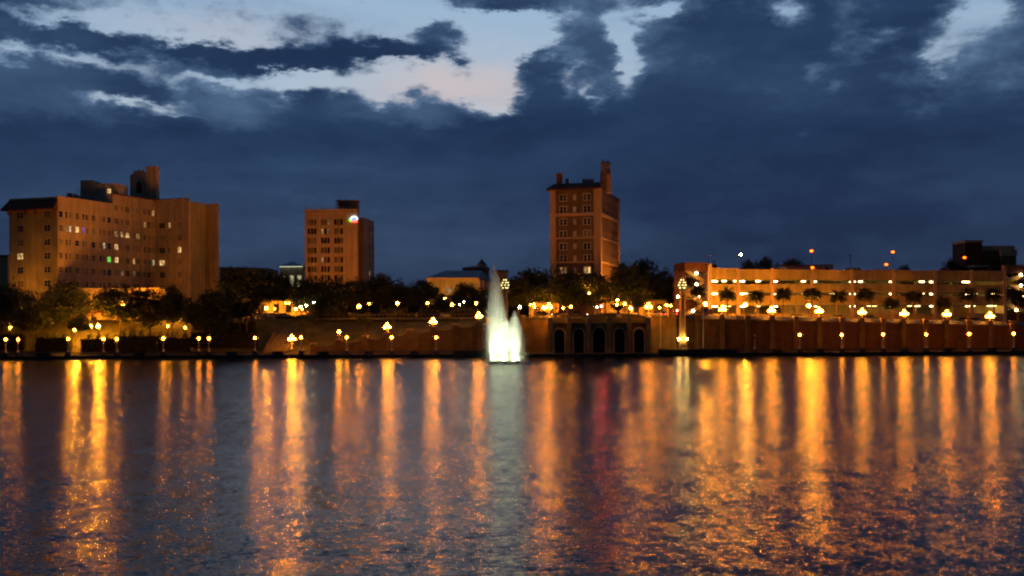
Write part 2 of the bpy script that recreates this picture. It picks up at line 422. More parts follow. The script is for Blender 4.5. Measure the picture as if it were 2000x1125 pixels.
# ------------------------------------------------------------------ lake
def water_material():
    m = bpy.data.materials.new('lake_water'); m.use_nodes = True
    nt = m.node_tree; L = nt.links; b = nt.nodes['Principled BSDF']
    b.inputs['Base Color'].default_value = (.006, .010, .016, 1)
    b.inputs['IOR'].default_value = 1.333
    b.inputs['Roughness'].default_value = .17
    def nn(t, **k):
        n = nt.nodes.new(t)
        for a, v in k.items(): setattr(n, a, v)
        return n
    g = nn('ShaderNodeNewGeometry')
    def vmath(op, a, bb):
        n = nn('ShaderNodeVectorMath', operation=op)
        for i, v in enumerate((a, bb)):
            if isinstance(v, bpy.types.NodeSocket): L.new(v, n.inputs[i])
            else: n.inputs[i].default_value = v
        return n.outputs[0]
    def slope(sc, rot, det, dist, amp):
        mp = nn('ShaderNodeMapping'); mp.inputs['Scale'].default_value = sc; mp.inputs['Rotation'].default_value = (0, 0, rot)
        L.new(g.outputs['Position'], mp.inputs['Vector'])
        n = nn('ShaderNodeTexNoise'); n.inputs['Scale'].default_value = 1.0; n.inputs['Detail'].default_value = det
        n.inputs['Distortion'].default_value = dist; n.inputs['Roughness'].default_value = .55
        L.new(mp.outputs[0], n.inputs['Vector'])
        return vmath('MULTIPLY', vmath('SUBTRACT', n.outputs['Color'], (.5, .5, .5)), amp)
    s0 = slope((.75, .9, 1), .06, 1, .3, (.07, .22, 0))       # chop
    s1 = slope((3.2, 4.6, 1), -.08, 1, .3, (.12, .52, 0))     # wavelets
    s2 = slope((7.0, 11.5, 1), .05, 2, .2, (.32, .58, 0))      # ripples
    s3 = slope((18.0, 26.0, 1), .2, 1, .0, (.48, .34, 0))     # capillary ripples
    s4 = slope((1.5, .36, 1), .04, 1, .3, (.05, .16, 0))      # cat's paws on open water
    s = vmath('ADD', vmath('ADD', vmath('ADD', s1, s2), vmath('ADD', s0, s3)), s4)
    # light airs: patches of quieter and livelier water
    mp = nn('ShaderNodeMapping'); mp.inputs['Scale'].default_value = (.012, .05, 1); L.new(g.outputs['Position'], mp.inputs['Vector'])
    n = nn('ShaderNodeTexNoise'); n.inputs['Scale'].default_value = 1.0; n.inputs['Detail'].default_value = 3; L.new(mp.outputs[0], n.inputs['Vector'])
    r = nn('ShaderNodeMapRange'); L.new(n.outputs['Fac'], r.inputs[0])
    for i, v in ((1, .35), (2, .65), (3, .65), (4, 1.15)): r.inputs[i].default_value = v
    sc = nn('ShaderNodeVectorMath', operation='SCALE'); L.new(s, sc.inputs[0]); L.new(r.outputs[0], sc.inputs['Scale'])
    nv = vmath('NORMALIZE', vmath('ADD', sc.outputs[0], (0, 0, 1)), (0, 0, 0))
    L.new(nv, b.inputs['Normal'])
    return m
M['water'] = water_material()
wat = MB().quad((-900, -60, 0), (900, -60, 0), (900, 252, 0), (-900, 252, 0)).build('lake_water', M['water'])
tag(wat, kind='structure')

# ------------------------------------------------------------------ terrain
SHORE = 250.0
def zstreet(x):
    return 9.3 if x < 38 else max(6.6, 9.3 - (x - 38) * .0268)
def ramp_top(x):                       # ground level just behind the promenade
    if x > -6.2: return zstreet(x) - .15
    if x > -47: return .9 + (x + 47) / 41 * 5.2
    return .8
def ground(x, y):
    if y <= 259.0: return .72
    t = min(1, max(0, (y - 260.2) / 21.0)); t = t * t * (3 - 2 * t)
    return ramp_top(x) + (zstreet(x) - ramp_top(x)) * t

xs = [-3000, -1200, -600, -300] + [x for x in range(-200, 201, 4)] + [300, 600, 1200, 3000]
xs = sorted(xs + [-6.3, -6.1])
ys = [250.3, 252, 255, 258, 259, 260.2, 262, 264, 266, 268, 270, 272, 274, 276, 278, 280, 282, 300, 360, 500, 900, 2000, 5000]
g = MB()
g.v = [(x, y, ground(x, y)) for y in ys for x in xs]
W_ = len(xs)
g.f = [(j * W_ + i, j * W_ + i + 1, (j + 1) * W_ + i + 1, (j + 1) * W_ + i) for j in range(len(ys) - 1) for i in range(W_ - 1)]
g.m = [0] * len(g.f)
tag(g.build('ground', M['lawn']), kind='structure')
pv = MB().box(-400, -6.4, 250.1, 258.6, .3, .76).box(34.6, 400, 250.1, 258.6, .3, .76).box(-6.4, 34.6, 252.4, 258.6, .3, .76)
tag(pv.build('promenade', M['pave']), kind='structure')
st = MB()
sx = [x for x in range(-300, 301, 10)]
for a, b_ in zip(sx[:-1], sx[1:]):
    for (y0, y1, mi) in ((283.5, 296, 0),):
        st.quad((a, y0, zstreet(a) + .02), (b_, y0, zstreet(b_) + .02), (b_, y1, zstreet(b_) + .02), (a, y1, zstreet(a) + .02))
tag(st.build('street', M['asphalt']), kind='structure')
kb = MB()
for a, b_ in zip(sx[:-1], sx[1:]):
    kb.prism([(a, 283.2), (b_, 283.2), (b_, 283.5), (a, 283.5)], zstreet((a + b_) / 2) - .3, zstreet((a + b_) / 2) + .14)
tag(kb.build('kerb', M['concd']), kind='structure')

# ------------------------------------------------------------------ seawall with balustrade
def seawall(x0, x1, label, lamps):
    r = thing('seawall', ((x0 + x1) / 2, SHORE, 0), label, 'seawall')
    MB().box(x0, x1, SHORE, SHORE + .5, -1.5, .70).build('wall', M['seawall'], r)
    MB().box(x0, x1, SHORE - .12, SHORE + .62, .70, .86).build('ledge', M['rail'], r)
    MB().box(x0, x1, SHORE + .05, SHORE + .45, 1.46, 1.64).build('top_rail', M['rail'], r)
    sol, bal = MB(), MB()
    cuts = sorted(l for l in lamps if x0 < l < x1)
    x = x0
    open_ = []
    for l in cuts:
        MB().box(l - .55, l + .55, SHORE - .08, SHORE + .58, .86, 1.70).build('pier', M['rail'], r)
        open_ += [(l - 4.1, l - .55), (l + .55, l + 4.1)]
    for (a, b_) in open_:
        if a > x + .05: MB().box(x, a, SHORE + .1, SHORE + .4, .86, 1.46).build('parapet', M['seawall'], r)
        k = a + .12
        while k < b_:
            bal.lathe([(.05, 0), (.08, .15), (.04, .32), (.05, .6)], 5, (k, SHORE + .25, .86)); k += .30
        x = max(x, b_)
    if x < x1: MB().box(x, x1, SHORE + .1, SHORE + .4, .86, 1.46).build('parapet', M['seawall'], r)
    if bal.v: tag(bal.build('baluster_row', M['rail'], r), kind='stuff')
    return r

LAMP_A = [(11, 663), (35, 663), (133, 662), (202, 662), (228, 662), (319, 661), (388, 661), (408, 661), (498, 660), (588, 659),
          (677, 659), (765, 659), (852, 659), (1474, 655), (1562, 654), (1644, 654), (1725, 653), (1809, 653), (1893, 652), (1980, 651.5)]
lampx = [P(a, b_, 250.3).x for a, b_ in LAMP_A]
seawall(-260, P(947, 690, 250).x, 'long dark lake seawall with balustrade, left of the fountain', lampx)
seawall(P(1285, 690, 250).x, 260, 'long dark lake seawall with balustrade, right of the five arches', lampx)
lg = thing('landing_ledge', (14, SHORE, 0), 'low bare stone ledge at the waterline below the five arches', 'ledge')
MB().box(P(947, 690, 250).x + .02, P(1285, 690, 250).x - .02, SHORE + .8, SHORE + 2.6, -1.5, .55).build('wall', M['seawall'], lg)
MB().box(P(947, 690, 250).x + .02, P(1285, 690, 250).x - .02, SHORE + .6, SHORE + 2.7, .55, .80).build('slab', M['rail'], lg)

# ------------------------------------------------------------------ retaining walls and loggia
def wall_run(cols, Y, ztop, label, wmat, zbot=.74, coping=True, pier=.55, over=.55):
    a0 = P(cols[0], 650, Y); b0 = P(cols[-1], 650, Y)
    r = thing('retaining_wall', ((a0.x + b0.x) / 2, Y, zbot), label, 'wall')
    X = [P(c, 650, Y).x for c in cols]
    for i, x in enumerate(X):
        MB().box(x - pier, x + pier, Y - .45, Y + .5, zbot, ztop(x) + over).build('pilaster', M['brickl'], r)
        MB().box(x - pier - .12, x + pier + .12, Y - .57, Y + .6, ztop(x) + over, ztop(x) + over + .22).build('pilaster_cap', M['trim'], r)
    for a, b_ in zip(X[:-1], X[1:]):
        za, zb = ztop(a), ztop(b_)
        p = [(a + pier, Y), (b_ - pier, Y), (b_ - pier, Y + .6), (a + pier, Y + .6)]
        MB().prism(p, zbot, [za - .55, zb - .55, zb - .55, za - .55]).build('panel', wmat, r)
        q = [(a + pier, Y - .12), (b_ - pier, Y - .12), (b_ - pier, Y + .6), (a + pier, Y + .6)]
        MB().prism(q, [za - .55, zb - .55, zb - .55, za - .55], [za - .35, zb - .35, zb - .35, za - .35]).build('band', M['brickl'], r)
        if coping:
            c = [(a + pier, Y - .05), (b_ - pier, Y - .05), (b_ - pier, Y + 1.5), (a + pier, Y + 1.5)]
            MB().prism(c, [za - .35, zb - .35, zb - .35, za - .35], [za - .3, zb - .3, zb + .55, za + .55]).build('coping', M['coping'], r)
    return r
RW = [1316, 1363, 1411, 1460, 1508, 1555, 1600, 1645, 1683, 1725, 1764, 1808, 1848, 1892, 1934, 1977, 2020, 2063]
wall_run(RW, 259, lambda x: zstreet(x) - .05, 'long brown panelled retaining wall with pilasters below the parking garage', M['brick'])
wall_run([1022, 1072], 256.6, lambda x: 8.9, 'plain buff wall wing between the fountain and the five arches', M['brickl'], .78, False)
wall_run([1268, 1316], 256.6, lambda x: 9.3, 'plain buff wall wing right of the five arches by the lantern column', M['brickl'], .78, False)
MB().box(P(1316, 650, 257).x - .4, P(1316, 650, 257).x + .2, 257.2, 258.4, .76, 9.0).build('return', M['brickl'], [o for o in COL.objects if o.name == 'retaining_wall'][0])

# stair wall climbing the bank, left of the fountain
STP = [(612, 676), (662, 668), (713, 661), (756, 655), (800, 649), (846, 643), (890, 638), (935, 632), (975, 630)]
r = thing('ramp_wall', (P(800, 680, 259).x, 259, .74), 'rising buff wall with square pillars climbing the bank beside the fountain', 'wall')
for i, (a, b_) in enumerate(STP):
    c = P(a, b_, 259)
    MB().box(c.x - .6, c.x + .6, 258.5, 259.7, .74, c.z + .5).build('pillar', M['brickl'], r)
    MB().box(c.x - .75, c.x + .75, 258.35, 259.85, c.z + .5, c.z + .78).build('pillar_cap', M['trim'], r)
for (a, b_), (c, d) in zip(STP[:-1], STP[1:]):
    p, q = P(a, b_ + 2, 259), P(c, d + 6, 259)
    n = 8                                                  # sagging top edge between pillars
    m_ = MB(); cap = MB()
    for k in range(n):
        t0, t1 = k / n, (k + 1) / n
        f0 = lambda t: p.x + .6 + (q.x - p.x - 1.2) * t
        h = lambda t: p.z + (q.z - p.z) * t + .5 * (1 - math.sin(math.pi * min(1, t + .05)) ** .8) - .3
        m_.prism([(f0(t0), 258.85), (f0(t1), 258.85), (f0(t1), 259.4), (f0(t0), 259.4)], .74, [h(t0), h(t1), h(t1), h(t0)])
        cap.prism([(f0(t0), 258.7), (f0(t1), 258.7), (f0(t1), 259.5), (f0(t0), 259.5)], [h(t0), h(t1), h(t1), h(t0)], [h(t0) + .2, h(t1) + .2, h(t1) + .2, h(t0) + .2])
    m_.build('panel', M['brickl'], r); cap.build('coping', M['rail'], r)

def arch_panel(mb, x0, x1, y, z0, z1, cx, ow, spring, depth, n=12):
    rr = ow / 2
    pts = [(cx - rr, z0), (cx - rr, spring)] + [(cx - rr * math.cos(math.pi * k / n), spring + rr * 1.12 * math.sin(math.pi * k / n)) for k in range(1, n)] + [(cx + rr, spring), (cx + rr, z0)]
    mb.quad((x0, y, z0), (cx - rr, y, z0), (cx - rr, y, z1), (x0, y, z1))
    mb.quad((cx + rr, y, z0), (x1, y, z0), (x1, y, z1), (cx + rr, y, z1))
    for (a, b_) in zip(pts[1:-2], pts[2:-1]):
        mb.quad((a[0], y, a[1]), (b_[0], y, b_[1]), (b_[0], y, z1), (a[0], y, z1))
    for (a, b_) in zip(pts[:-1], pts[1:]):
        mb.quad((a[0], y + depth, a[1]), (b_[0], y + depth, b_[1]), (b_[0], y, b_[1]), (a[0], y, a[1]))
    return pts

def arch_trim(x0, pts, y, t, w):
    mb = MB()
    cx = (pts[0][0] + pts[-1][0]) / 2
    out = []
    sp = pts[1][1]
    for (a, z) in pts:
        if z <= sp: out.append((a + (w if a > cx else -w), z))
        else:
            d = Vector((a - cx, z - sp)); d = d.normalized() * (d.length + w); out.append((cx + d.x, sp + d.y))
    for i in range(len(pts) - 1):
        a, b_, c, d = pts[i], pts[i + 1], out[i + 1], out[i]
        vs = [(q[0], yy, q[1]) for yy in (y - t, y + .15) for q in (a, b_, c, d)]
        mb.add(vs, [(0, 1, 2, 3), (4, 7, 6, 5), (0, 4, 5, 1), (1, 5, 6, 2), (2, 6, 7, 3), (3, 7, 4, 0)])
    return mb

LY = 253.2
lo = thing('loggia', (P(1170, 690, LY).x, LY, .78), 'stone loggia with five dark round arches at the water, centre of the shore', 'loggia')
cols = [1075, 1111, 1150, 1190, 1229, 1267]
ac = [1092.5, 1130.5, 1170, 1210, 1248]
zt = P(1170, 623, LY).z
for i in range(5):
    xa, xb = P(cols[i], 650, LY).x, P(cols[i + 1], 650, LY).x
    cx = P(ac[i], 650, LY).x
    ow = 2.75 if i == 2 else 2.35
    wm_ = MB()
    pts = arch_panel(wm_, xa, xb, LY, .8, zt - 1.0, cx, ow, P(1170, 653, LY).z, .9)
    wm_.build('arch_bay', M['brickl'], lo)
    arch_trim(xa, pts, LY, .14, .32).build('arch_trim', M['trim'], lo)
    MB().box(cx - ow / 2 + .02, cx + ow / 2 - .02, LY + .6, LY + .68, .8, P(1170, 653, LY).z + ow * .5).build('arch_dark_sheet', M['dark'], lo)  # solid near-black sheet stands in for the shaded interior of the arch
    MB().box(xa + .55, xb - .55, LY - .05, LY + .35, zt - .25, zt).build('parapet_rail', M['rail'], lo)
    bl = MB(); k = xa + .75
    while k < xb - .6:
        bl.lathe([(.06, 0), (.10, .2), (.05, .45), (.06, .62)], 5, (k, LY + .15, zt - .87)); k += .33
    tag(bl.build('parapet_balusters', M['rail'], lo), kind='stuff')
    MB().box(xa, xb, LY - .2, LY + .9, zt - 1.0, zt - .87).build('cornice', M['rail'], lo)
for i, c in enumerate(cols):
    x = P(c, 650, LY).x
    MB().box(x - .5, x + .5, LY - .42, LY + .5, .8, zt + .2).build('pilaster', M['stone'], lo)
    MB().box(x - .64, x + .64, LY - .56, LY + .6, zt + .2, zt + .45).build('pilaster_cap', M['trim'], lo)
xa, xb = P(cols[0], 650, LY).x, P(cols[-1], 650, LY).x
MB().box(xa, xb, LY + 5.0, LY + 5.4, .8, zt - .9).build('back_wall', M['brick'], lo)
MB().box(xa - .3, xa, LY, LY + 5.4, .8, zt - .9).build('side_wall', M['brick'], lo)
MB().box(xb, xb + .3, LY, LY + 5.4, .8, zt - .9).build('side_wall', M['brick'], lo)
MB().box(xa - .3, xb + .3, LY + .9, LY + 6.5, zt - .99, zt - .87).build('terrace_slab', M['concd'], lo)
# curved grey plaza wall on the terrace behind the arches
pw = thing('plaza_wall', (P(1200, 620, 262).x, 262, 9.2), 'low curved grey wall on the terrace above the arches', 'wall')
m_ = MB(); NN = 14
for k in range(NN):
    px0, px1 = 1138 + (1262 - 1138) * k / NN, 1138 + (1262 - 1138) * (k + 1) / NN
    bow = lambda p: 262 + 2.4 * (1 - ((p - 1200) / 62) ** 2) * -1 + 2.4
    top = lambda p: P(p, 611 + 7 * ((p - 1200) / 62) ** 2, 262).z
    a, b_ = P(px0, 615, bow(px0)), P(px1, 615, bow(px1))
    m_.prism([(a.x, a.y), (b_.x, b_.y), (b_.x, b_.y + .5), (a.x, a.y + .5)], 8.9, [top(px0), top(px1), top(px1), top(px0)])
m_.build('wall', M['coping'], pw)
ur = thing('planter_urn', P(1208, 614, 261.2), 'wide dark bowl planter on the terrace above the arches', 'planter')
b0 = P(1208, 614, 261.2)
MB().lathe([(.5, 0), (.35, .3), (.3, .9), (.8, 1.3), (1.6, 2.0), (1.65, 2.1), (1.2, 2.05)], 14, b0).build('bowl', M['iron'], ur, True)
MB().lathe([(.7, -.9), (.7, 0)], 10, b0).build('pedestal', M['concd'], ur)
# ------------------------------------------------------------------ buildings
WCACHE = {}
def window_mesh(w, h, split, fm, trim):
    k = (round(w, 2), round(h, 2), split, fm.name, trim)
    if k not in WCACHE:
        mb = MB(); t = .09; y0, y1 = .08, .17
        mb.box(-w / 2, w / 2, y0, y1, h / 2 - t, h / 2).box(-w / 2, w / 2, y0, y1, -h / 2, -h / 2 + t)
        mb.box(-w / 2, -w / 2 + t, y0, y1, -h / 2 + t, h / 2 - t).box(w / 2 - t, w / 2, y0, y1, -h / 2 + t, h / 2 - t)
        mb.box(-w / 2 + t, w / 2 - t, y0 + .01, y1, -.04, .04)
        for s in range(1, split):
            x = -w / 2 + w * s / split; sw = .17 if trim else .06
            mb.box(x - sw, x + sw, y0 + .005, y1, -h / 2 + t, h / 2 - t)
        if trim:
            e = .16
            mb.box(-w / 2 - e, w / 2 + e, -.07, .0, -h / 2 - e, -h / 2).box(-w / 2 - e, w / 2 + e, -.05, .0, h / 2, h / 2 + e)
            mb.box(-w / 2 - e, -w / 2, -.05, .0, -h / 2, h / 2).box(w / 2, w / 2 + e, -.05, .0, -h / 2, h / 2)
        pane = MB().quad((-w / 2, .14, -h / 2), (w / 2, .14, -h / 2), (w / 2, .14, h / 2), (-w / 2, .14, h / 2))
        WCACHE[k] = (mb.mesh('window', fm), pane)
    return WCACHE[k]
PANES = {}
def add_window(parent, org, pos, rz, w, h, split, fm, trim, pm):
    fmesh, pane = window_mesh(w, h, split, fm, trim)
    o = inst('window', fmesh, parent, Vector(pos) - org, rz)
    k = (round(w, 2), round(h, 2), pm.name)
    if k not in PANES: PANES[k] = pane.mesh('pane', pm)
    inst('pane', PANES[k], o)
    return o

def facade(root, p0, p1, z0, z1, wins, wmat, fmat=None, split=2, trim=False, lit=(), name='wall', reveal=.22, kinds=None):
    """one wall p0->p1 (left to right as seen from the lake) with real openings and a window in each"""
    fmat = fmat or M['white']
    a, b_ = Vector(p0[:2]), Vector(p1[:2]); d = (b_ - a); Lw = d.length; d.normalize(); n = Vector((d.y, -d.x))
    rz = math.atan2(d.y, d.x)
    pt = lambda u, z, off=0.0: (a.x + d.x * u - n.x * off, a.y + d.y * u - n.y * off, z)
    us = sorted({0.0, Lw} | {round(u - w / 2, 3) for (u, z, w, h) in wins} | {round(u + w / 2, 3) for (u, z, w, h) in wins})
    vs = sorted({z0, z1} | {round(z - h / 2, 3) for (u, z, w, h) in wins} | {round(z + h / 2, 3) for (u, z, w, h) in wins})
    mb = MB()
    holes = [(u - w / 2, u + w / 2, z - h / 2, z + h / 2) for (u, z, w, h) in wins]
    for i in range(len(us) - 1):
        uc = (us[i] + us[i + 1]) / 2
        col = [hh for hh in holes if hh[0] < uc < hh[1]]
        run = None
        for j in range(len(vs) - 1):
            vc = (vs[j] + vs[j + 1]) / 2
            if any(hh[2] < vc < hh[3] for hh in col):
                if run is not None: mb.quad(pt(us[i], run), pt(us[i + 1], run), pt(us[i + 1], vs[j]), pt(us[i], vs[j])); run = None
            elif run is None: run = vs[j]
        if run is not None: mb.quad(pt(us[i], run), pt(us[i + 1], run), pt(us[i + 1], vs[-1]), pt(us[i], vs[-1]))
    for (u0, u1, v0, v1) in holes:
        A_, B_, C_, D_ = pt(u0, v0), pt(u1, v0), pt(u1, v1), pt(u0, v1)
        a2, b2, c2, d2 = pt(u0, v0, reveal), pt(u1, v0, reveal), pt(u1, v1, reveal), pt(u0, v1, reveal)
        mb.quad(A_, a2, b2, B_).quad(B_, b2, c2, C_).quad(C_, c2, d2, D_).quad(D_, d2, a2, A_)
    mb.build(name, wmat, root)
    org = ORG[root.name]
    for (u, z, w, h) in wins:
        p = pt(u, z)
        qx, qy = proj(p)
        pm = None
        for (lx, ly, key) in lit:
            if abs(lx - qx) < 5 and abs(ly - qy) < 9: pm = M[key]
        if pm is None:
            rr = random.random()
            k = kinds or (.45, .8)
            pm = M['glassd'] if rr < k[0] else (M['shade'] if rr < k[1] else M['curtain'])
        add_window(root, org, p, rz, w, h, split, fmat, trim, pm)

def plain(root, pts, z0, z1, m, name='wall'):
    return MB().prism(pts, z0, z1).build(name, m, root)

# ---- hotel, long cream block on the left
def xy(px, Y): return P(px, 500, Y).xy
A0, B0, I0 = xy(18, 294.8), xy(113, 290), xy(305, 327)
Mx = B0 + (I0 - B0) * .53
W0, V0, U0 = xy(370, 322.7), xy(409, 331.7), xy(428, 330.4)
E0 = U0 * (1 + 12 / U0.length) + Vector((-.8, 0)); back = (I0 - B0).normalized(); left = (A0 - B0)
ho = thing('hotel', (B0.x, B0.y, 9.2), 'long cream hotel block with red eave and lit windows, far left', 'hotel')
LIT = [(153, 451, 'w_warm'), (165, 453, 'w_purple'), (133, 447, 'w_dim'), (140, 447, 'w_white'), (224, 465, 'w_dim'), (239, 464, 'w_warm'), (252, 464, 'w_warm'),
       (272, 465, 'w_dim'), (207, 482, 'w_white'), (226, 486, 'w_warm'), (214, 509, 'w_green'), (226, 511, 'w_warm'), (262, 515, 'w_warm'), (238, 537, 'w_dim'), (262, 540, 'w_dim'),
       (283, 445, 'w_warm'), (300, 450, 'w_warm'), (331, 447, 'w_warm'), (297, 518, 'w_white'), (317, 520, 'w_warm'), (350, 496, 'w_warm'), (349, 474, 'w_dim'), (300, 413, 'w_warm'), (42, 500, 'w_warm')]
ztA = P(113, 384, 290).z
FL = P(60, 447, 292).z - P(60, 474, 292).z
rowz = [P(60, 419, 292).z - FL * k for k in range(8)]
lw = left.length
facade(ho, A0, B0, 9.2, ztA, [(lw * .225, z, 2.0, 1.75) for z in rowz] + [(lw * .78, z, 2.0, 1.75) for z in rowz], M['hotel2'], M['white'], 2, False, LIT)
L1 = (Mx - B0).length
uu = [1.2, 3.2, 4.6, 7.2, 9.6, 10.9, 13.4, 16.2, 17.6, 19.6]
facade(ho, B0, Mx, 9.2, ztA, [(u, z, 1.5 if i % 3 == 0 else .8, 1.7) for i, u in enumerate(uu) for z in rowz], M['hotel'], M['white'], 1, False, LIT, kinds=(.35, .7))
L2 = (I0 - Mx).length
uu = [1.6, 3.9, 6.2, 8.9, 10.7, 13.6, 15.6, 17.4]
facade(ho, Mx, I0, 9.2, ztA + 3.0, [(u, z, 1.6 if i % 2 == 0 else 1.0, 1.7) for i, u in enumerate(uu) for z in [rowz[0] + FL] + rowz], M['hotel'], M['white'], 2, False, LIT, kinds=(.35, .7))
L3 = (W0 - I0).length
facade(ho, I0, W0, 9.2, ztA + 3.2, [(u, z, w, 1.75) for (u, w) in ((L3 * .18, 2.1), (L3 * .40, .8), (L3 * .70, 1.3)) for z in rowz], M['hotel'], M['white'], 2, False, LIT, kinds=(.35, .7))
facade(ho, W0, V0, 9.2, ztA + 2.4, [], M['hotel2'])
facade(ho, V0, U0, 9.2, ztA + 2.6, [((U0 - V0).length * .45, rowz[1] - 1.2, .5, 4.2)], M['hotel'], M['white'], 1, False, (), kinds=(0, 0))
ln_ = left.normalized()
plain(ho, [A0 + back * 12 - ln_ * .5, A0 + back * .5 - ln_ * .5, B0 + back * .5 + ln_ * .5, Mx + ln_ * .5 - back * .01, Mx + left - ln_ * .5 - back * .01], 9.3, ztA - .8, M['darkroof'], 'roof')
r2 = MB().prism([Mx + back * .3 + left.normalized() * .3, I0 + left.normalized() * .3, I0 + left, Mx + left], 30, ztA + 2.2).build('roof', M['darkroof'], ho)
MB().prism([I0 + back * .5, W0 + back * .5 - (W0-I0).normalized()*.5, V0 + back * .5 - (W0-I0).normalized()*.5, U0 + back * .5 - (W0-I0).normalized()*.6, E0, I0 + back * 14], 9.3, ztA + 2.0).build('roof', M['darkroof'], ho)
MB().wallbox(Mx + left, Mx, -.4, 0, ztA - .8, ztA + 3.0).build('end_wall', M['pale'], ho)
MB().wallbox(U0, U0 + (E0 - U0) * .98, -.4, 0, 9.2, ztA + 2.6).build('end_wall', M['hotel'], ho)
MB().wallbox(A0 + back * 12, A0, -.4, 0, 9.2, ztA).build('end_wall', M['hotel'], ho)
nA = Vector(((B0 - A0).normalized().y, -(B0 - A0).normalized().x))
# red tiled pent eave on the short front, with brackets
ev = MB(); q0, q1 = A0 - (B0 - A0).normalized() * 1.5, B0 + (B0 - A0).normalized() * .1
ez0, ez1 = ztA - 3.0, ztA - .5
ev.add([(q0.x + nA.x * 1.6, q0.y + nA.y * 1.6, ez0), (q1.x + nA.x * 1.6, q1.y + nA.y * 1.6, ez0), (q1.x, q1.y, ez1), (A0.x, A0.y, ez1),
        (q0.x + nA.x * 1.6, q0.y + nA.y * 1.6, ez0 - .35), (q1.x + nA.x * 1.6, q1.y + nA.y * 1.6, ez0 - .35), (q1.x, q1.y, ez0 - .4), (q0.x, q0.y, ez0 - .4)],
       [(0, 1, 2, 3), (4, 5, 1, 0), (4, 7, 6, 5), (1, 5, 6, 2), (0, 3, 7, 4)])
eave = ev.build('eave', M['tile'], ho)
for t in (.02, .38, .58, .98):
    c = A0 + (B0 - A0) * t
    MB().wallbox(c, c + (B0 - A0).normalized() * .35, 0, 1.0, ez0 - 1.5, ez0 - .41).build('bracket', M['tile'], eave)
for (s0, s1, zz, e) in ((B0, Mx, ztA, .0), (Mx, I0, ztA + 3.0, .0), (I0, W0, ztA + 3.2, .0)):
    MB().wallbox(s0, s1, -.35, .18, zz, zz + .25).build('cornice', M['tile'] if zz > ztA + 1 else M['trim'], ho)
pt_ = W0
MB().tube((pt_.x, pt_.y - .15, 9.2), (pt_.x, pt_.y - .15, ztA + 2.4), .35, .35, 6).build('corner_strip', M['trim'], ho)
# podium with round arches
z562 = P(200, 563, 287).z
py_ = 284.5
pa, pb_ = P(118, 570, py_).x, P(310, 570, py_).x
pod = MB()
nb = 7
for k in range(nb):
    x0, x1 = pa + (pb_ - pa) * k / nb, pa + (pb_ - pa) * (k + 1) / nb
    arch_panel(pod, x0, x1, py_, 9.2, z562, (x0 + x1) / 2, (x1 - x0) * .5, z562 - 4.2, .4)
pod.build('podium_arcade', M['hotel'], ho)
MB().box(pa, pb_, py_ + .4, py_ + 8, z562 - .25, z562 - .02).build('podium_roof', M['darkroof'], ho)
MB().box(pa, pb_, py_ + 5.6, py_ + 6, 9.2, z562 - .25).build('podium_wall', M['conc'], ho)
# penthouse and rail
c0, c1 = P(155, 380, 312), P(207, 380, 312)
MB().box(P(157, 352, 312).x, P(182, 352, 312).x, 312, 320, 41, P(157, 352, 312).z).build('penthouse', M['pale'], ho)
MB().box(P(182, 352, 312).x, P(231, 352, 312).x, 312.3, 320, 41, P(182, 358, 312).z).build('penthouse', M['pale'], ho)
lw_ = P(213, 373, 312.2)
MB().box(lw_.x - .45, lw_.x + .45, 312.1, 312.25, lw_.z - .6, lw_.z + .6).build('roof_lamp', M['w_warm'], ho)
rl = MB()
for px in range(149, 206, 8):
    a = P(px, 382, 309); b_ = P(px, 369, 309); rl.tube(a, b_, .05, .05, 4)
for yy in (365, 371):
    rl.tube(P(149, yy + 4, 309), P(205, yy + 4, 309), .05, .05, 4)
rl.build('roof_railing', M['iron'], ho)
for (px, yt, w_, Y) in ((135, 377, .7, 300), (146, 379, .5, 303), (325, 392, .8, 334), (345, 393, .5, 335), (392, 396, .6, 336)):
    p = P(px, yt, Y)
    MB().box(p.x - w_, p.x + w_, Y, Y + 1.4, 41, p.z).build('roof_vent', M['metal'], ho)
for (px, yt, Y) in ((240, 362, 322), (338, 376, 336)):
    p = P(px, yt, Y); MB().tube((p.x, Y, 42), (p.x, Y, p.z), .07, .04, 5).build('antenna', M['iron'], ho)
# mission belfry with niche and chimney
bz = ztA + 2.0; BY = 333
tz = P(275, 331, BY).z
x0, x1 = P(254, 360, BY).x, P(290, 360, BY).x
bf = MB(); cx = (x0 + x1) / 2
out = [(x0, bz), (x0, tz - 2.6), (x0 + .5, tz - 1.5), (x0 + 1.3, tz - 1.2), (cx - .9, tz - .5), (cx, tz), (cx + .9, tz - .5), (x1 - 1.3, tz - 1.2), (x1, tz - 1.4), (x1, bz)]
nz0, nz1, nw = P(270, 374, BY).z, P(270, 356, BY).z, .95
arch_panel(bf, cx - 1.4, cx + 1.4, BY, nz0 - .5, nz1 + 1.2, cx - .2, nw * 2, nz1 - .8, .8)
bf.box(x0, cx - 1.4, BY, BY + 3, bz, tz - 1.5).box(cx + 1.4, x1, BY, BY + 3, bz, tz - 1.6).box(cx - 1.4, cx + 1.4, BY, BY + 3, bz, nz0 - .5)
bf.box(cx - 1.4, cx + 1.4, BY + .01, BY + 3, nz1 + 1.2, tz - 1.45)
bf.add([(cx + .0 - 2.2, BY, tz - 1.5), (cx + 2.2, BY, tz - 1.5), (cx + 1.3, BY, tz - .5), (cx, BY, tz), (cx - 1.3, BY, tz - .5),
        (cx - 2.2, BY + 3, tz - 1.5), (cx + 2.2, BY + 3, tz - 1.5), (cx + 1.3, BY + 3, tz - .5), (cx, BY + 3, tz), (cx - 1.3, BY + 3, tz - .5)],
       [(0, 1, 2, 3, 4), (9, 8, 7, 6, 5), (1, 6, 7, 2), (2, 7, 8, 3), (3, 8, 9, 4), (4, 9, 5, 0)])
bl_ = bf.build('belfry', M['pale'], ho)
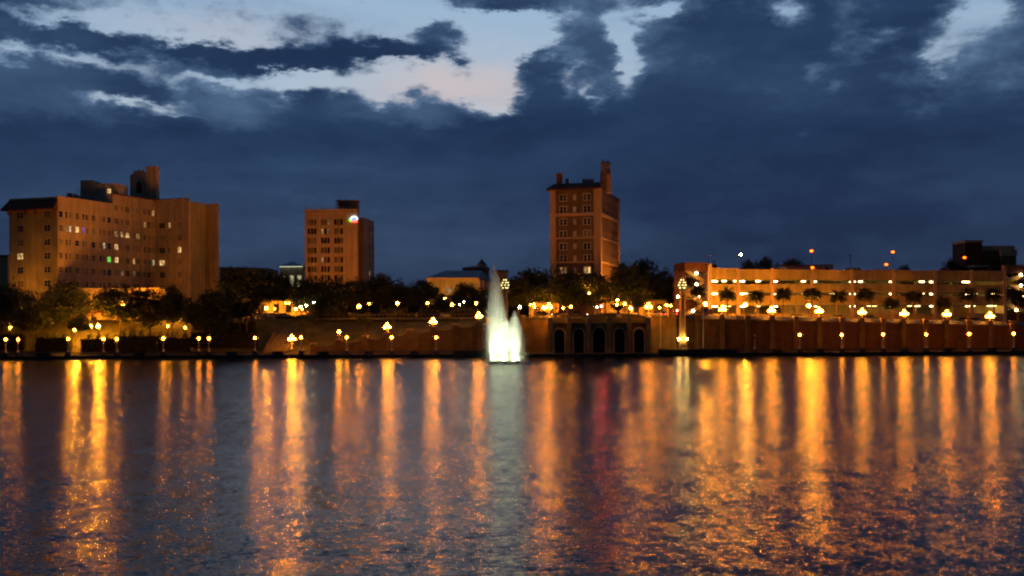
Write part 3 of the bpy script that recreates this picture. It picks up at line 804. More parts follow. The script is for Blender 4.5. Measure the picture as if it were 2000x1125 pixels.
MB().box(cx - 1.3, cx + 1.1, BY + .8, BY + .9, nz0 - .4, nz1 + 1).build('niche', M['tile'], bl_)
for dx in (-1.9, -.6, 1.0):
    MB().lathe([(.12, 0), (.2, .3), (.06, .7), (.02, 1.4)], 6, (cx + dx, BY + 1, tz - (.7 if dx < 0 else .6))).build('finial', M['iron'], bl_)
chx0, chx1 = P(288, 340, BY).x, P(307, 340, BY).x
chz = P(297, 328, BY).z
MB().box(chx0, chx1, BY - 1.2, BY + 2, bz, chz).box(chx0 - .15, chx1 + .15, BY - 1.35, BY + 2.15, chz, chz + .35).build('chimney', M['hotel'], ho)
MB().prism([(x0 - 1.5, BY - 1.6), (chx1 + 1.6, BY - 1.6), (chx1 + 1.6, BY + 4), (x0 - 1.5, BY + 4)], bz - 1, bz + .8).build('belfry_base', M['pale'], ho)
MB().add([(x0 - 1.3, BY - .2, bz + .8), (x0 + .01, BY - .2, bz + .8), (x0 + .01, BY - .2, bz + 3.2), (x0 - 1.3, BY + 2, bz + .8), (x0 + .01, BY + 2, bz + .8), (x0 + .01, BY + 2, bz + 3.2)],
         [(0, 1, 2), (5, 4, 3), (0, 2, 5, 3), (0, 3, 4, 1)]).build('belfry_buttress', M['pale'], ho)

# ---- office block with rooftop sign
oy = 405
of = thing('office_block', (P(646, 600, oy).x, oy, 9.3), 'narrow pink stone office block with glowing roof sign', 'office building')
a, b_ = P(595.5, 500, oy).xy, P(699, 500, oy - 1).xy
oz = P(640, 411, oy).z
Lf = (b_ - a).length
s_ = oy / F
rows = [434, 452, 470, 489, 507.5, 526, 543, 561]
wl = []
for y in rows:
    zc = P(646, y, oy).z
    for gx in (603, 609.2, 615.2, 629, 635, 641.2, 655, 661, 667):
        wl.append(((gx + .6 - 595.5) / (699 - 595.5) * Lf, zc, .92, 2.15))
LITO = [(641, 433, 'w_dim'), (630, 451, 'w_dim'), (641, 452, 'w_dim'), (630, 508, 'w_dim')]
facade(of, a, b_, 9.3, oz, wl, M['pink'], M['iron'], 1, False, LITO, kinds=(.5, .95))
c_, d_ = P(699, 500, oy + 7).xy, P(711, 500, oy + 6.6).xy
e_ = P(731, 500, oy + 22).xy
zr = P(711, 425, oy + 6.6).z
facade(of, P(699, 500, oy - 1).xy, P(700.5, 500, oy + 7).xy, 9.3, oz, [], M['pink'])
facade(of, P(700.5, 500, oy + 7).xy, d_, 9.3, zr, [], M['brown'])
sl = (e_ - d_).length
facade(of, d_, e_, 9.3, zr, [(sl * u, P(720, y + 8, oy + 14).z, 1.5, 2.3) for u in (.55, .88) for y in (438, 456, 473.5, 491, 509, 526)], M['pink'], M['iron'], 1, False, [(720, 532, 'w_dim')], kinds=(.8, .98))
MB().prism([a + Vector((.1, .4)), b_ + Vector((-.5, .4)), P(697, 500, oy + 7).xy, P(697, 500, oy + 24).xy, a + Vector((.1, 24))], 9.3, oz - .6).build('roof', M['darkroof'], of)
MB().prism([P(700, 500, oy + 7.6).xy, d_ + Vector((-.5, .4)), e_ + Vector((-.6, .2)), P(700, 500, oy + 24).xy], 9.3, zr - .4).build('roof', M['darkroof'], of)
MB().wallbox(a, b_, 0, .25, oz - 1.2, oz - .9).build('cornice', M['trim'], of)
MB().wallbox(a, b_, -.3, .35, oz, oz + .3).build('cornice', M['trim'], of)
for k in range(12):
    p = a + (b_ - a) * (k + .35) / 13
    hgt = 1.5 if k in (0, 4, 8) else .9
    MB().lathe([(.28, 0), (.3, .35), (.12, .5), (.2, .7), (.04, hgt)], 6, (p.x, p.y + .1, oz + .3)).build('finial', M['pink'], of)
pz = P(680, 392, oy + 6).z
ph = MB(); pxa, pxb = P(657, 400, oy + 6).x, P(698.5, 400, oy + 6).x
MB().box(pxa + .4, pxb - .4, oy + 6.4, oy + 13, oz - .5, pz - .4).build('penthouse', M['darkroof'], of)
for k in range(11):
    x = pxa + (pxb - pxa) * k / 10
    MB().box(x - .13, x + .13, oy + 6, oy + 6.3, oz - .5, pz).build('penthouse_fin', M['pink'], of)
MB().box(pxa - .2, pxb + .2, oy + 5.9, oy + 13.2, pz, pz + .3).build('penthouse_roof', M['pink'], of)
for (px, yt) in ((664, 380), (688, 384)):
    p = P(px, yt, oy + 9); MB().tube((p.x, oy + 9, pz), (p.x, oy + 9, p.z), .08, .04, 5).build('antenna', M['iron'], of)
# sign: white arc over a red half disc, green tab on the left
sg = thing('roof_sign', P(691, 432, oy - 1.4), 'glowing sign of green tab, red band and white arc on the office block', 'sign')
sc_ = P(691.5, 429.5, oy - 1.5); mpx = oy / F
def disc(cx, cz, r0, r1, a0, a1, n, y):
    mb = MB()
    for k in range(n):
        t0, t1 = a0 + (a1 - a0) * k / n, a0 + (a1 - a0) * (k + 1) / n
        pts = [(cx + r * math.cos(t), y + dy, cz + r * math.sin(t)) for dy in (0, .25) for (r, t) in ((r0, t0), (r0, t1), (r1, t1), (r1, t0))]
        mb.add(pts, [(0, 1, 2, 3), (7, 6, 5, 4), (3, 2, 6, 7), (0, 4, 5, 1)])
    return mb
disc(sc_.x, sc_.z, 5.2 * mpx, 7.6 * mpx, math.radians(10), math.radians(170), 14, sc_.y).build('arc', emis('sign_white', (.75, .88, 1), 3.0), sg)
disc(sc_.x, sc_.z, .05, 5.0 * mpx, math.radians(0), math.radians(180), 14, sc_.y + .05).build('dome', emis('sign_blue', (.12, .32, 1), 1.6), sg)
MB().box(sc_.x - 5.5 * mpx, sc_.x + 7.0 * mpx, sc_.y, sc_.y + .25, sc_.z - 4.6 * mpx, sc_.z - .1).build('band', emis('sign_red', (1, .06, .03), 2.6), sg)
MB().box(sc_.x - 9.8 * mpx, sc_.x - 5.9 * mpx, sc_.y, sc_.y + .25, sc_.z - 2.8 * mpx, sc_.z + 2.8 * mpx).build('tab', emis('sign_green', (.12, 1, .06), 2.0), sg)
for k in range(3):
    x = sc_.x - 3.6 * mpx + k * 3.0 * mpx
    MB().box(x, x + 2.1 * mpx, sc_.y - .04, sc_.y - .002, sc_.z - 2.9 * mpx, sc_.z - 1.3 * mpx).build('letter_block', emis('sign_pale%d' % k, (1, .45, .3), 2.2), sg)

# ---- apartment tower
tw = thing('apartment_tower', (P(1140, 600, 312).x, 312, 9.3), 'tall brown brick apartment tower with pale corner bands, right of the fountain', 'apartment tower')
cR = P(1172.5, 500, 310).xy; cL = P(1075, 500, 314.1).xy; cB = P(1209, 500, 337).xy
ty = 311.5
ztop = P(1125, 368, ty).z
wf = (cR - cL).length
fr = lambda px: (px - 1075) / (1172.5 - 1075) * wf
ry = [385.5, 408.6, 432.9, 456.7, 481, 504.5, 527.6, 551.5]
wl = []
for y in ry:
    z = P(1125, y, 312).z
    wl += [(fr(1100.5), z, 2.0, 1.85), (fr(1147), z, 2.0, 1.85)]
ws = [(fr(1123.2), P(1125, y, 312).z, .62, 1.25) for y in ry]
bx0, bx1 = fr(1086), fr(1160.5)
dF = (cR - cL).normalized(); nF = Vector((dF.y, -dF.x)); dS = (cB - cR).normalized(); nS = Vector((dS.y, -dS.x))
pL, pR = cL + dF * bx0, cL + dF * bx1
off = [(u - bx0, z, w, h) for (u, z, w, h) in wl]; offs = [(u - bx0, z, w, h) for (u, z, w, h) in ws]
LT = [(1123, 385, 'w_warm'), (1123, 408, 'w_warm'), (1097, 530, 'w_dim'), (1148, 529, 'w_warm')]
# big and small windows in one wall
facade(tw, pL, pR, 9.3, ztop, off + offs, M['brown'], M['white'], 2, True, LT, kinds=(.75, 1.0))
MB().wallbox(cL, pL, -.5, .28, 9.3, ztop - .02).build('corner_band', M['trim'], tw)
MB().wallbox(pR, cR + dF * .25, -.5, .28, 9.3, ztop - .02).build('corner_band', M['trim'], tw)
MB().wallbox(cR + dS * .02, cR + dS * 1.3, -.5, .25, 9.3, ztop - .05).build('corner_band', M['trim'], tw)
Ls = (cB - cR).length
swl = []
for y in ry:
    z = P(1125, y, 312).z
    swl += [(2.4 + k * 2.95, z, 1.25, 1.8) for k in range(9)]
facade(tw, cR, cB, 9.3, ztop, swl, M['brown'], M['white'], 1, False, [(1193, 548, 'w_warm')], kinds=(.6, .92))
MB().wallbox(cB - dS * .9, cB, -.5, .3, 9.3, ztop - .04).build('corner_band', M['trim'], tw)
for y, hh in ((418.5, .9), (464.5, .45), (512, .45), (560, .6)):
    z = P(1125, y, ty).z
    MB().wallbox(pL + dF * .01, pR - dF * .01, 0.01, .34 if hh > .5 else .22, z - hh / 2, z + hh / 2).build('string_course', M['trim'], tw)
    MB().wallbox(cR + dS * 1.32, cB - dS * .92, 0.01, .34 if hh > .5 else .22, z - hh / 2, z + hh / 2).build('string_course', M['trim'], tw)
    if hh > .5: MB().wallbox(cL - dF * .1, pL, .281, .42, z - hh / 2, z + hh / 2).build('string_course', M['trim'], tw); MB().wallbox(pR, cR + dF * .3, .281, .42, z - hh / 2, z + hh / 2).build('string_course', M['trim'], tw)
# roof: tiled eave over the front, flat behind
bkL = cL + dS * Ls; bkR = cB
MB().prism([cL + dS * .5 + dF * .2, cR + dS * .5 - dF * .5, bkR - dF * .5, bkL + dF * .2], 9.4, ztop - .3).build('roof', M['darkroof'], tw)
e1, e2 = cL - dF * 1.0 + nF * 1.1, cR + dF * .2 + nF * 1.1
rz1 = ztop + 1.9
i1, i2 = cL + dF * .6 - nF * 2.2, cR - dF * .2 - nF * 2.2
MB().add([(*e1, ztop), (*e2, ztop), (*i2, rz1), (*i1, rz1), (*e1, ztop - .3), (*e2, ztop - .3), (*(cR + dF * .2 - nF * 2.2), ztop - .3), (*(cL - dF * 1.0 - nF * 2.2), ztop - .3)],
         [(0, 1, 2, 3), (4, 5, 1, 0), (4, 7, 6, 5), (5, 6, 2, 1), (6, 7, 3, 2), (7, 4, 0, 3)]).build('tiled_eave', M['tile'], tw)
eb1, eb2 = cB - dS * 4.5 + nS * .9, cB + dS * .9 + nS * .9
zb_ = ztop - 3.4 + 3.0
MB().add([(*(cB - dS * 4), ztop - .2), (*(cB + dS * .8), ztop - .2), (*eb2, ztop - .9), (*eb1, ztop - .9), (*(cB + dS * .8 - nS * 2), ztop + .9), (*(cB - dS * 4 - nS * 2), ztop + .9)],
         [(3, 2, 1, 0), (0, 1, 4, 5), (2, 3, 5, 4), (3, 0, 5), (1, 2, 4)]).build('tiled_eave', M['tile'], tw)
def tbox(x0, x1, y0, y1, Y, dep, m, name, zb=None):
    a, b2 = P(x0, y1, Y), P(x1, y0, Y)
    return MB().box(a.x, b2.x, Y, Y + dep, a.z if zb is None else zb, b2.z).build(name, m, tw)
tbox(1087, 1098.5, 338, 360, 315, 1.8, M['brown'], 'chimney', ztop - .3)
tbox(1104, 1111, 349, 360, 318, 1.5, M['metal'], 'roof_vent', ztop - .3)
tbox(1137, 1160, 349.5, 358, 316, 4, M['metal'], 'roof_plant', ztop - .3)
tp = P(1183, 360, 316)
tb = tbox(1174, 1184.5, 340, 360, 315, 3.0, M['brown'], 'roof_turret', ztop - .3)
MB().lathe([(1.0, 0), (1.05, .8), (.7, 1.1), (.75, 2.6), (1.0, 2.9), (.55, 3.6), (.1, 4.3)], 8, (P(1179, 340, 316).x, 316.5, P(1179, 340, 316).z)).build('turret_cap', M['concd'], tb)
tbox(1180.5, 1194, 338, 345, 317.6, 3.2, M['trim'], 'roof_turret', ztop - .3)
tbox(1182, 1192.5, 330, 338, 318, 2.4, M['brown'], 'roof_turret')
tbox(1183.8, 1190.8, 322.5, 330, 318.4, 1.6, M['trim'], 'roof_turret')
MB().tube((P(1187, 318, 319).x, 319.1, P(1187, 322, 319).z), (P(1187, 318, 319).x, 319.1, P(1187, 308, 319).z), .06, .03, 5).build('antenna', M['iron'], tw)
MB().lathe([(1.1, 0), (.9, .5), (.4, 1.0), (.05, 1.4)], 8, (P(1187, 321, 319).x, 319.1, P(1187, 322, 319).z)).build('turret_cap', M['concd'], tw)
# carved gable on the side parapet
gc = cR + dS * 9.0
gz = ztop
gp = [(-3.2, -.5), (3.2, -.5), (3.2, .6), (1.7, 1.2), (1.2, 2.6), (0, 3.6), (-1.2, 2.6), (-1.7, 1.2), (-3.2, .6)]
vs = [(*(gc + dS * u + nS * .4), gz + z) for (u, z) in gp] + [(*(gc + dS * u - nS * .5), gz + z) for (u, z) in gp]
n_ = len(gp)
MB().add(vs, [tuple(range(n_)), tuple(range(n_, 2 * n_))[::-1]] + [(i, n_ + i, n_ + (i + 1) % n_, (i + 1) % n_) for i in range(n_)]).build('side_gable', M['trim'], tw)

# ---- low hall with hipped grey roof and cupola
hy = 365
ch = thing('civic_hall', (P(890, 600, hy).x, hy, 9.3), 'low cream hall with grey hipped roof and small cupola behind the fountain', 'hall')
a, b_ = P(834, 560, hy).xy, P(934, 560, hy).xy
hz = P(885, 545, hy).z
wid = (b_ - a).length
zc = P(865, 567, hy).z
facade(ch, a, b_, 9.3, hz, [(wid * u, zc, 1.5, 2.2) for u in (.14, .19 + .0, .42, .47, .70)][:0] + [(wid * .175, zc, 2.2, 2.2), (wid * .43, zc, 2.2, 2.2), (wid * .7, zc, 2.2, 2.2), (wid * .175, zc - 4.4, 2.2, 2.6), (wid * .43, zc - 4.4, 2.2, 2.6), (wid * .7, zc - 4.4, 2.2, 2.6)], M['pale'], M['white'], 2, False, [(877, 574, 'w_dim')], kinds=(.8, 1))
c_ = P(961, 560, hy + 24).xy
facade(ch, b_, c_, 9.3, hz, [], M['pale'])
for t in (.02, .3, .6, .9):
    p = b_ + (c_ - b_) * t
    MB().wallbox(p, p + (c_ - b_).normalized() * 1.2, 0, .5, 9.3, hz - .3).build('pilaster', M['trim'], ch)
MB().wallbox(a - Vector((.3, 0)), b_ + Vector((.3, 0)), -.2, .45, hz - .05, hz + .4).build('eave', M['trim'], ch)
rzz = P(900, 528, hy + 9).z
bl2 = a + (c_ - b_)
MB().add([(*a, hz + .41), (*b_, hz + .41), (*c_, hz + .41), (*bl2, hz + .41), (*(a + (c_ - b_) * .45 + (b_ - a) * .2), rzz), (*(a + (c_ - b_) * .45 + (b_ - a) * .95), rzz)],
         [(0, 1, 5, 4), (1, 2, 5), (2, 3, 4, 5), (3, 0, 4), (3, 2, 1, 0)]).build('roof', M['blueroof'], ch)
cu = P(941, 521, hy + 26)
MB().box(P(904, 520, hy + 22).x, P(954, 520, hy + 22).x, hy + 18, hy + 34, hz, P(925, 524, hy + 22).z).build('rear_block', M['darkroof'], ch)
MB().add([(P(904, 525, hy + 22).x, hy + 17, P(925, 524, hy + 22).z), (P(956, 525, hy + 22).x, hy + 17, P(925, 524, hy + 22).z), (P(956, 525, hy + 22).x, hy + 35, P(925, 524, hy + 22).z), (P(904, 525, hy + 22).x, hy + 35, P(925, 524, hy + 22).z), (P(930, 519, hy + 24).x, hy + 26, P(930, 518, hy + 24).z), (P(948, 519, hy + 24).x, hy + 26, P(930, 518, hy + 24).z)],
         [(0, 1, 5, 4), (1, 2, 5), (2, 3, 4, 5), (3, 0, 4), (3, 2, 1, 0)]).build('rear_roof', M['darkroof'], ch)
cup = MB().lathe([(1.6, -1.6), (1.6, .4), (1.9, .5), (1.9, .7), (1.1, 1.6), (.35, 2.4), (.08, 2.9), (.03, 4.4)], 8, cu).build('cupola', M['darkroof'], ch)
MB().lathe([(1.95, .41), (2.0, .45), (2.0, .6), (1.95, .66)], 8, cu).build('cupola_ring', M['white'], cup)
ax = thing('annex', (P(975, 560, 400).x, 400, 9.3), 'small pale annex with flat roof just right of the cupola hall', 'building')
MB().box(P(963, 540, 400).x, P(991, 540, 400).x, 400, 412, 9.3, P(975, 530, 400).z).build('wall', M['pink'], ax)
MB().box(P(961, 540, 400).x, P(993, 540, 400).x, 399.6, 412.4, P(975, 530, 400).z, P(975, 527.5, 400).z).build('roof', M['darkroof'], ax)

# ---- pavilion with pyramid roof between hotel and office
pv_ = thing('pavilion', (P(570, 560, 470).x, 470, 9.3), 'pale pavilion with blue pyramid roof just left of the office block', 'pavilion')
px0, px1 = P(547, 540, 470).x, P(592, 540, 470).x
pz1 = P(570, 520.5, 470).z
mb = MB(); nb = 3
for k in range(nb):
    x0, x1 = px0 + (px1 - px0) * k / nb, px0 + (px1 - px0) * (k + 1) / nb
    arch_panel(mb, x0, x1, 470, 9.3, pz1 - 3.6, (x0 + x1) / 2, (x1 - x0) * .55, P(570, 541, 470).z, .4)
mb.quad((px0, 470, pz1 - 3.6), (px1, 470, pz1 - 3.6), (px1, 470, pz1), (px0, 470, pz1))
mb.box(px0, px0 + .4, 470.4, 484, 9.3, pz1).box(px1 - .4, px1, 470.4, 484, 9.3, pz1).build('wall', M['pale'], pv_)
MB().box(px0 + .4, px1 - .4, 473, 473.3, 9.3, pz1 - .2).build('lit_window_wall', emis('pavilion_windows', (.75, .72, .38), .5), pv_)
MB().box(px0, px1, 468.75, 468.95, pz1 - .22, pz1 - .02).build('added_eave_glow', emis('pavilion_added_glow', (.85, .9, .6), 1.2), pv_)  # glowing strip added to brighten the pavilion wall
MB().box(px0 - .3, px1 + .3, 469.5, 469.9, pz1 - 3.9, pz1 - 3.5).build('cornice', M['white'], pv_)
ap = P(572, 511, 477)
MB().add([(px0 - 1.2, 468.6, pz1), (px1 + 1.2, 468.6, pz1), (px1 + 1.2, 485.4, pz1), (px0 - 1.2, 485.4, pz1), (ap.x, 477, ap.z)], [(0, 1, 4), (1, 2, 4), (2, 3, 4), (3, 0, 4), (3, 2, 1, 0)]).build('roof', M['blueroof'], pv_)

# ---- far low roofs
def lowblock(name, label, cat, x0, x1, yt, Y, dep, wm2, rm, slope=0.0, wins=False):
    r = thing(name, (P((x0 + x1) / 2, 600, Y).x, Y, 9.3), label, cat)
    a, b_ = P(x0, yt, Y), P(x1, yt, Y)
    if wins:
        L_ = b_.x - a.x; n = max(2, int(L_ / 3.2)); h_ = min(2.4, (a.z - 9.3) * .5)
        facade(r, (a.x, Y), (b_.x, Y), 9.3, a.z, [(L_ * (k + .5) / n, a.z - .9 - h_ / 2, 1.5, h_) for k in range(n)], wm2, M['iron'], 2, False, (), kinds=(.6, .9))
        MB().box(a.x, b_.x, Y + .5, Y + dep, 9.3, a.z - .02).build('rear_wall', wm2, r)
        for k in range(n + 1):
            x = a.x + L_ * k / n
            MB().box(x - .2, x + .2, Y - .35, Y, 9.3, a.z - .1).build('pier', M['trim'], r)
    else: MB().box(a.x, b_.x, Y, Y + dep, 9.3, a.z).build('wall', wm2, r)
    MB().prism([(a.x - .4, Y - .4), (b_.x + .4, Y - .4), (b_.x + .4, Y + dep), (a.x - .4, Y + dep)], a.z + .01, [a.z + .5, b_.z + .5 - slope, b_.z + .5 - slope, a.z + .5]).build('roof', rm, r)
    return r
lowblock('low_building', 'dim low building at the left edge behind the hotel', 'building', -60, 15, 501, 340, 14, M['hotel'], M['tile'])
lowblock('dark_roofed_hall', 'dark sloping roof just right of the hotel above the trees', 'building', 429, 520, 524, 430, 20, M['darkroof'], M['darkroof'], 2.0)
lowblock('street_building', 'orange lit low frontage under the trees right of the hotel', 'building', 455, 600, 588, 306, 8, M['conc'], M['darkroof'], 0, True)
lowblock('street_building', 'orange lit low frontage under the oaks above the arches', 'building', 1035, 1090, 592, 300, 8, M['conc'], M['darkroof'], 0, True)
lowblock('street_building', 'orange lit low frontage behind the bowl planter', 'building', 1185, 1300, 588, 300, 8, M['conc'], M['darkroof'], 0, True)
lowblock('hotel_annex', 'glowing orange garden annex below the hotel trees', 'building', 140, 255, 612, 276, 5, M['conc'], M['tile'], 0, True)
# ------------------------------------------------------------------ parking garage
GA, GB = P(1385, 560, 280).xy, P(1964, 560, 298).xy
gd = (GB - GA); GL = gd.length; gd.normalize(); gn = Vector((gd.y, -gd.x)); grz = math.atan2(gd.y, gd.x)
def gu(px):                                   # distance along the front for a photo column
    lo_, hi_ = -20.0, GL + 20
    for _ in range(40):
        mid = (lo_ + hi_) / 2; q = GA + gd * mid
        if proj((q.x, q.y, 15))[0] < px: lo_ = mid
        else: hi_ = mid
    return lo_
pg = thing('parking_garage', (*(GA + gd * GL / 2), 8.0), 'three level buff concrete parking garage with lit decks, right shore', 'parking garage')
GO = -.8                                      # decks sit this much lower
Z = dict(top=22.2, t0=19.75, a1=18.38, a0=16.75, b1=15.38, b0=13.4, c1=10.9)
def gp_(u, off): q = GA + gd * u - gn * off; return q
gcol = [gu(x) for x in (1387, 1442, 1508, 1587, 1665, 1745, 1826, 1898, 1962)]
def gbox(u0, u1, o0, o1, z0, z1, name, m, parent=None):
    """box in garage space: along the front, depth behind it"""
    return MB().prism([gp_(u0, o0), gp_(u1, o0), gp_(u1, o1), gp_(u0, o1)], z0 + GO, z1 + GO).build(name, m, parent or pg)
DEP = 34
for i, (u0, u1) in enumerate(zip(gcol[:-1], gcol[1:])):
    for (z0, z1) in ((Z['t0'], Z['top']), (Z['a0'], Z['a1']), (Z['b0'], Z['b1'])):
        if i == 0 and z0 == Z['t0']: z1 += .3
        gbox(u0 + .42, u1 - .42, 0, .3, z0, z1, 'spandrel', M['conc'])
        gbox(u0 + .42, u1 - .42, -.06, .36, z1, z1 + .12, 'rail_cap', M['trim'])
    zg = zstreet((GA + gd * u0).x)
    gbox(u0 + .42, u1 - .42, 0, .3, zg - .4, Z['c1'] - (.2 if i % 2 else 0), 'ground_wall', M['conc'])
for i, u in enumerate(gcol):
    zt_ = Z['top'] + (1.6 if i in (0, 8) else .35)
    gbox(u - .42, u + .42, -.3, .45, 6.5, zt_, 'column', M['trim'])
for (z0, z1) in ((19.86, 20.2), (16.51, 16.85), (13.16, 13.5), (7.5, 9.2)):
    gbox(gcol[0], gcol[-1], .46, DEP, z0, z1, 'deck', M['inner'])
gbox(gcol[0], gcol[-1], DEP, DEP + .4, 6.5, 20.1, 'back_wall', M['inner'])
for zz in (19.5, 16.15, 12.8): gbox(gcol[0], gcol[-1], .47, .95, zz, zz + .35, 'edge_beam', M['concd'])
gbox(gcol[0], gcol[0] + .3, .5, DEP, 6.5, 20.1, 'side_wall', M['conc'])
gbox(gcol[-1] - .3, gcol[-1], .5, DEP, 6.5, 20.1, 'side_wall', M['conc'])
for u in gcol[1:-1]:
    for o in (9, 18, 27):
        gbox(u - .35, u + .35, o, o + .7, 6.5, 19.7, 'inner_column', M['conc'])
gbox(gcol[3], gcol[6], 16.5, 17, 9.2, 19.7, 'ramp_wall', M['conc'])
ROW1 = [(1392, 545), (1397, 548), (1419, 545), (1444, 550), (1486, 545), (1485, 552), (1576, 547), (1690, 548), (1808, 550), (1892, 557), (1906, 552)]
ROW2 = [(1469, 570), (1575, 572), (1632, 572), (1690, 574), (1752, 574), (1808, 576), (1911, 578), (1947, 577)]
ROW3 = [(1425, 601), (1487, 596), (1597, 598), (1704, 598), (1713, 600), (1782, 602), (1800, 611), (1908, 604), (1949, 602), (1940, 606)]
tube = MB().box(-.75, .75, -.14, .14, -.10, .10).mesh('ceiling_light', M['garage'])
tube2 = MB().box(-.75, .75, -.14, .14, -.10, .10).mesh('ceiling_light', M['garage2'])
for row, zz in ((ROW1, 19.35), (ROW2, 16.2), (ROW3, 12.85)):
    for (x, y) in row:
        q = gp_(gu(x), 1.3 + random.random() * 1.2)
        sx_ = random.uniform(.55, 1.25)
        inst('ceiling_light', tube, pg, Vector((q.x, q.y, zz + GO)) - ORG[pg.name], grz, (sx_, 1, random.uniform(.8, 1.5)))
for (uo, zz) in [(u + du, z) for u in gcol[:-1] for du in (4.5,) for z in (19.55, 16.2, 12.85)]:
    q = gp_(uo, 8)
    inst('ceiling_light', tube2, pg, Vector((q.x, q.y, zz + GO)) - ORG[pg.name], grz)
# roof huts
def gpx(x0, x1, y, o): return gu(x0), gu(x1), P((x0 + x1) / 2, y, (GA + gd * gu((x0 + x1) / 2)).y + o).z - GO
u0, u1, z_ = gpx(1401, 1424, 516, 8); gbox(u0, u1, 8, 12, 20.1, z_, 'roof_hut', M['darkroof'])
u0, u1, z_ = gpx(1571, 1633, 519, 10); gbox(u0, u1, 10, 15, 20.1, z_, 'roof_hut', M['pink']); gbox(u0 - .3, u1 + .3, 9.7, 15.3, z_, z_ + .25, 'hut_roof', M['tile'])
u0, u1, z_ = gpx(1632, 1661, 516, 9); gbox(u0, u1, 9, 14, 20.1, z_, 'roof_hut', M['pink']); gbox(u0 + 2.0, u0 + 2.7, 8.94, 9, 20.2, z_ - .9, 'hut_door', M['dark'])
u0, u1, z_ = gpx(1701, 1719, 523, 10); gbox(u0, u1, 10, 13, 20.1, z_, 'roof_hut', M['brown'])
u0, u1, z_ = gpx(1783, 1838, 526, 20); gbox(u0, u1, 20, 25, 20.1, z_, 'roof_hut', M['pink'])
# open stair towers at both ends
def stair_tower(u0, u1, label, flip):
    r = thing('stair_tower', (*(gp_((u0 + u1) / 2, 1)), 8.0), label, 'stair tower')
    zt = P(1360, 514, 283).z - GO
    gbox(u0, u0 + .4, .4, 7.6, 6.5, zt, 'side_wall', M['rustdark'], r)
    gbox(u1 - .4, u1, .4, 7.6, 6.5, zt, 'side_wall', M['rustdark'], r)
    gbox(u0, u1, 7.6, 8, 6.5, zt, 'back_wall', M['rustdark'], r)
    gbox(u0, u1, .3, 8, zt - 2.2, zt, 'top_band', M['rustdark'], r)
    for k in range(4):
        z0 = 9.2 + k * 2.9
        s0, s1 = (u0 + .5, u1 - .5) if (k + flip) % 2 == 0 else (u1 - .5, u0 + .5)
        qa, qb = gp_(s0, 1.2), gp_(s1, 1.2)
        da, db = gp_(s0, 2.6), gp_(s1, 2.6)
        MB().add([(*qa, z0), (*qb, z0 + 2.9), (*db, z0 + 2.9), (*da, z0), (*qa, z0 + 1.05), (*qb, z0 + 3.95), (*(qb - gn * .15), z0 + 3.95), (*(qa - gn * .15), z0 + 1.05)],
                 [(0, 1, 2, 3), (0, 1, 5, 4), (4, 5, 6, 7), (3, 2, 1, 0)]).build('stair_flight', M['brickl'], r)
        gbox(u0 + .4, u1 - .4, 2.7, 7.6, z0 + 2.6, z0 + 2.9, 'landing', M['concd'], r)
    lm = MB().ball((0, 0, 0), .3).mesh('landing_light', M['lampS'])
    for (k, uf) in ((0, .35), (1, .6), (2, .5), (3, .5)):
        z0 = P(1352, 603, 281).z + k * 2.9 - .6
        q = gp_(u0 + (u1 - u0) * uf, .15)
        inst('landing_light', lm, r, Vector((q.x, q.y, min(z0 + (1.0 if k else 0), zt + GO - 1.4))) - ORG[r.name])
    return r
M['lampS'] = emis('stair_light', (1, .68, .3), 55)
stair_tower(gu(1338), gcol[0] - .45, 'dark red open stair tower at the left end of the garage', 0)
stair_tower(gcol[-1] + .45, gu(2025), 'dark red open stair tower at the right end of the garage', 1)

# building behind the garage, stepped cream bands over dark brown
sb = thing('stepped_building', (P(1930, 560, 345).x, 345, 9.3), 'dark brown building with stepped cream roof bands behind the garage', 'building')
def sbox(x0, x1, yt, yb, Y, dep, m, name):
    a, b_ = P(x0, yb, Y), P(x1, yt, Y)
    return MB().box(a.x, b_.x, Y, Y + dep, a.z, P((x0 + x1) / 2, yt, Y).z).build(name, m, sb)
sbox(1886, 1918, 474, 640, 345, 10, M['rustdark'], 'wall'); sbox(1884.5, 1920, 469, 473.8, 344.6, 10.6, M['trim'], 'roof_band')
sbox(1911, 1957, 490, 640, 344, 12, M['rustdark'], 'wall'); sbox(1910.5, 1982, 480, 489.8, 346, 12, M['trim'], 'roof_band')
sbox(1957.2, 1985, 500, 640, 343, 12, M['brown'], 'wall'); sbox(1956, 1986.5, 487.5, 499.8, 342.6, 12.6, M['trim'], 'roof_band')
sbox(1856, 1890, 521, 640, 338, 8, M['rustdark'], 'wall'); sbox(1903, 1934, 517.5, 521, 335, 6, M['trim'], 'canopy')

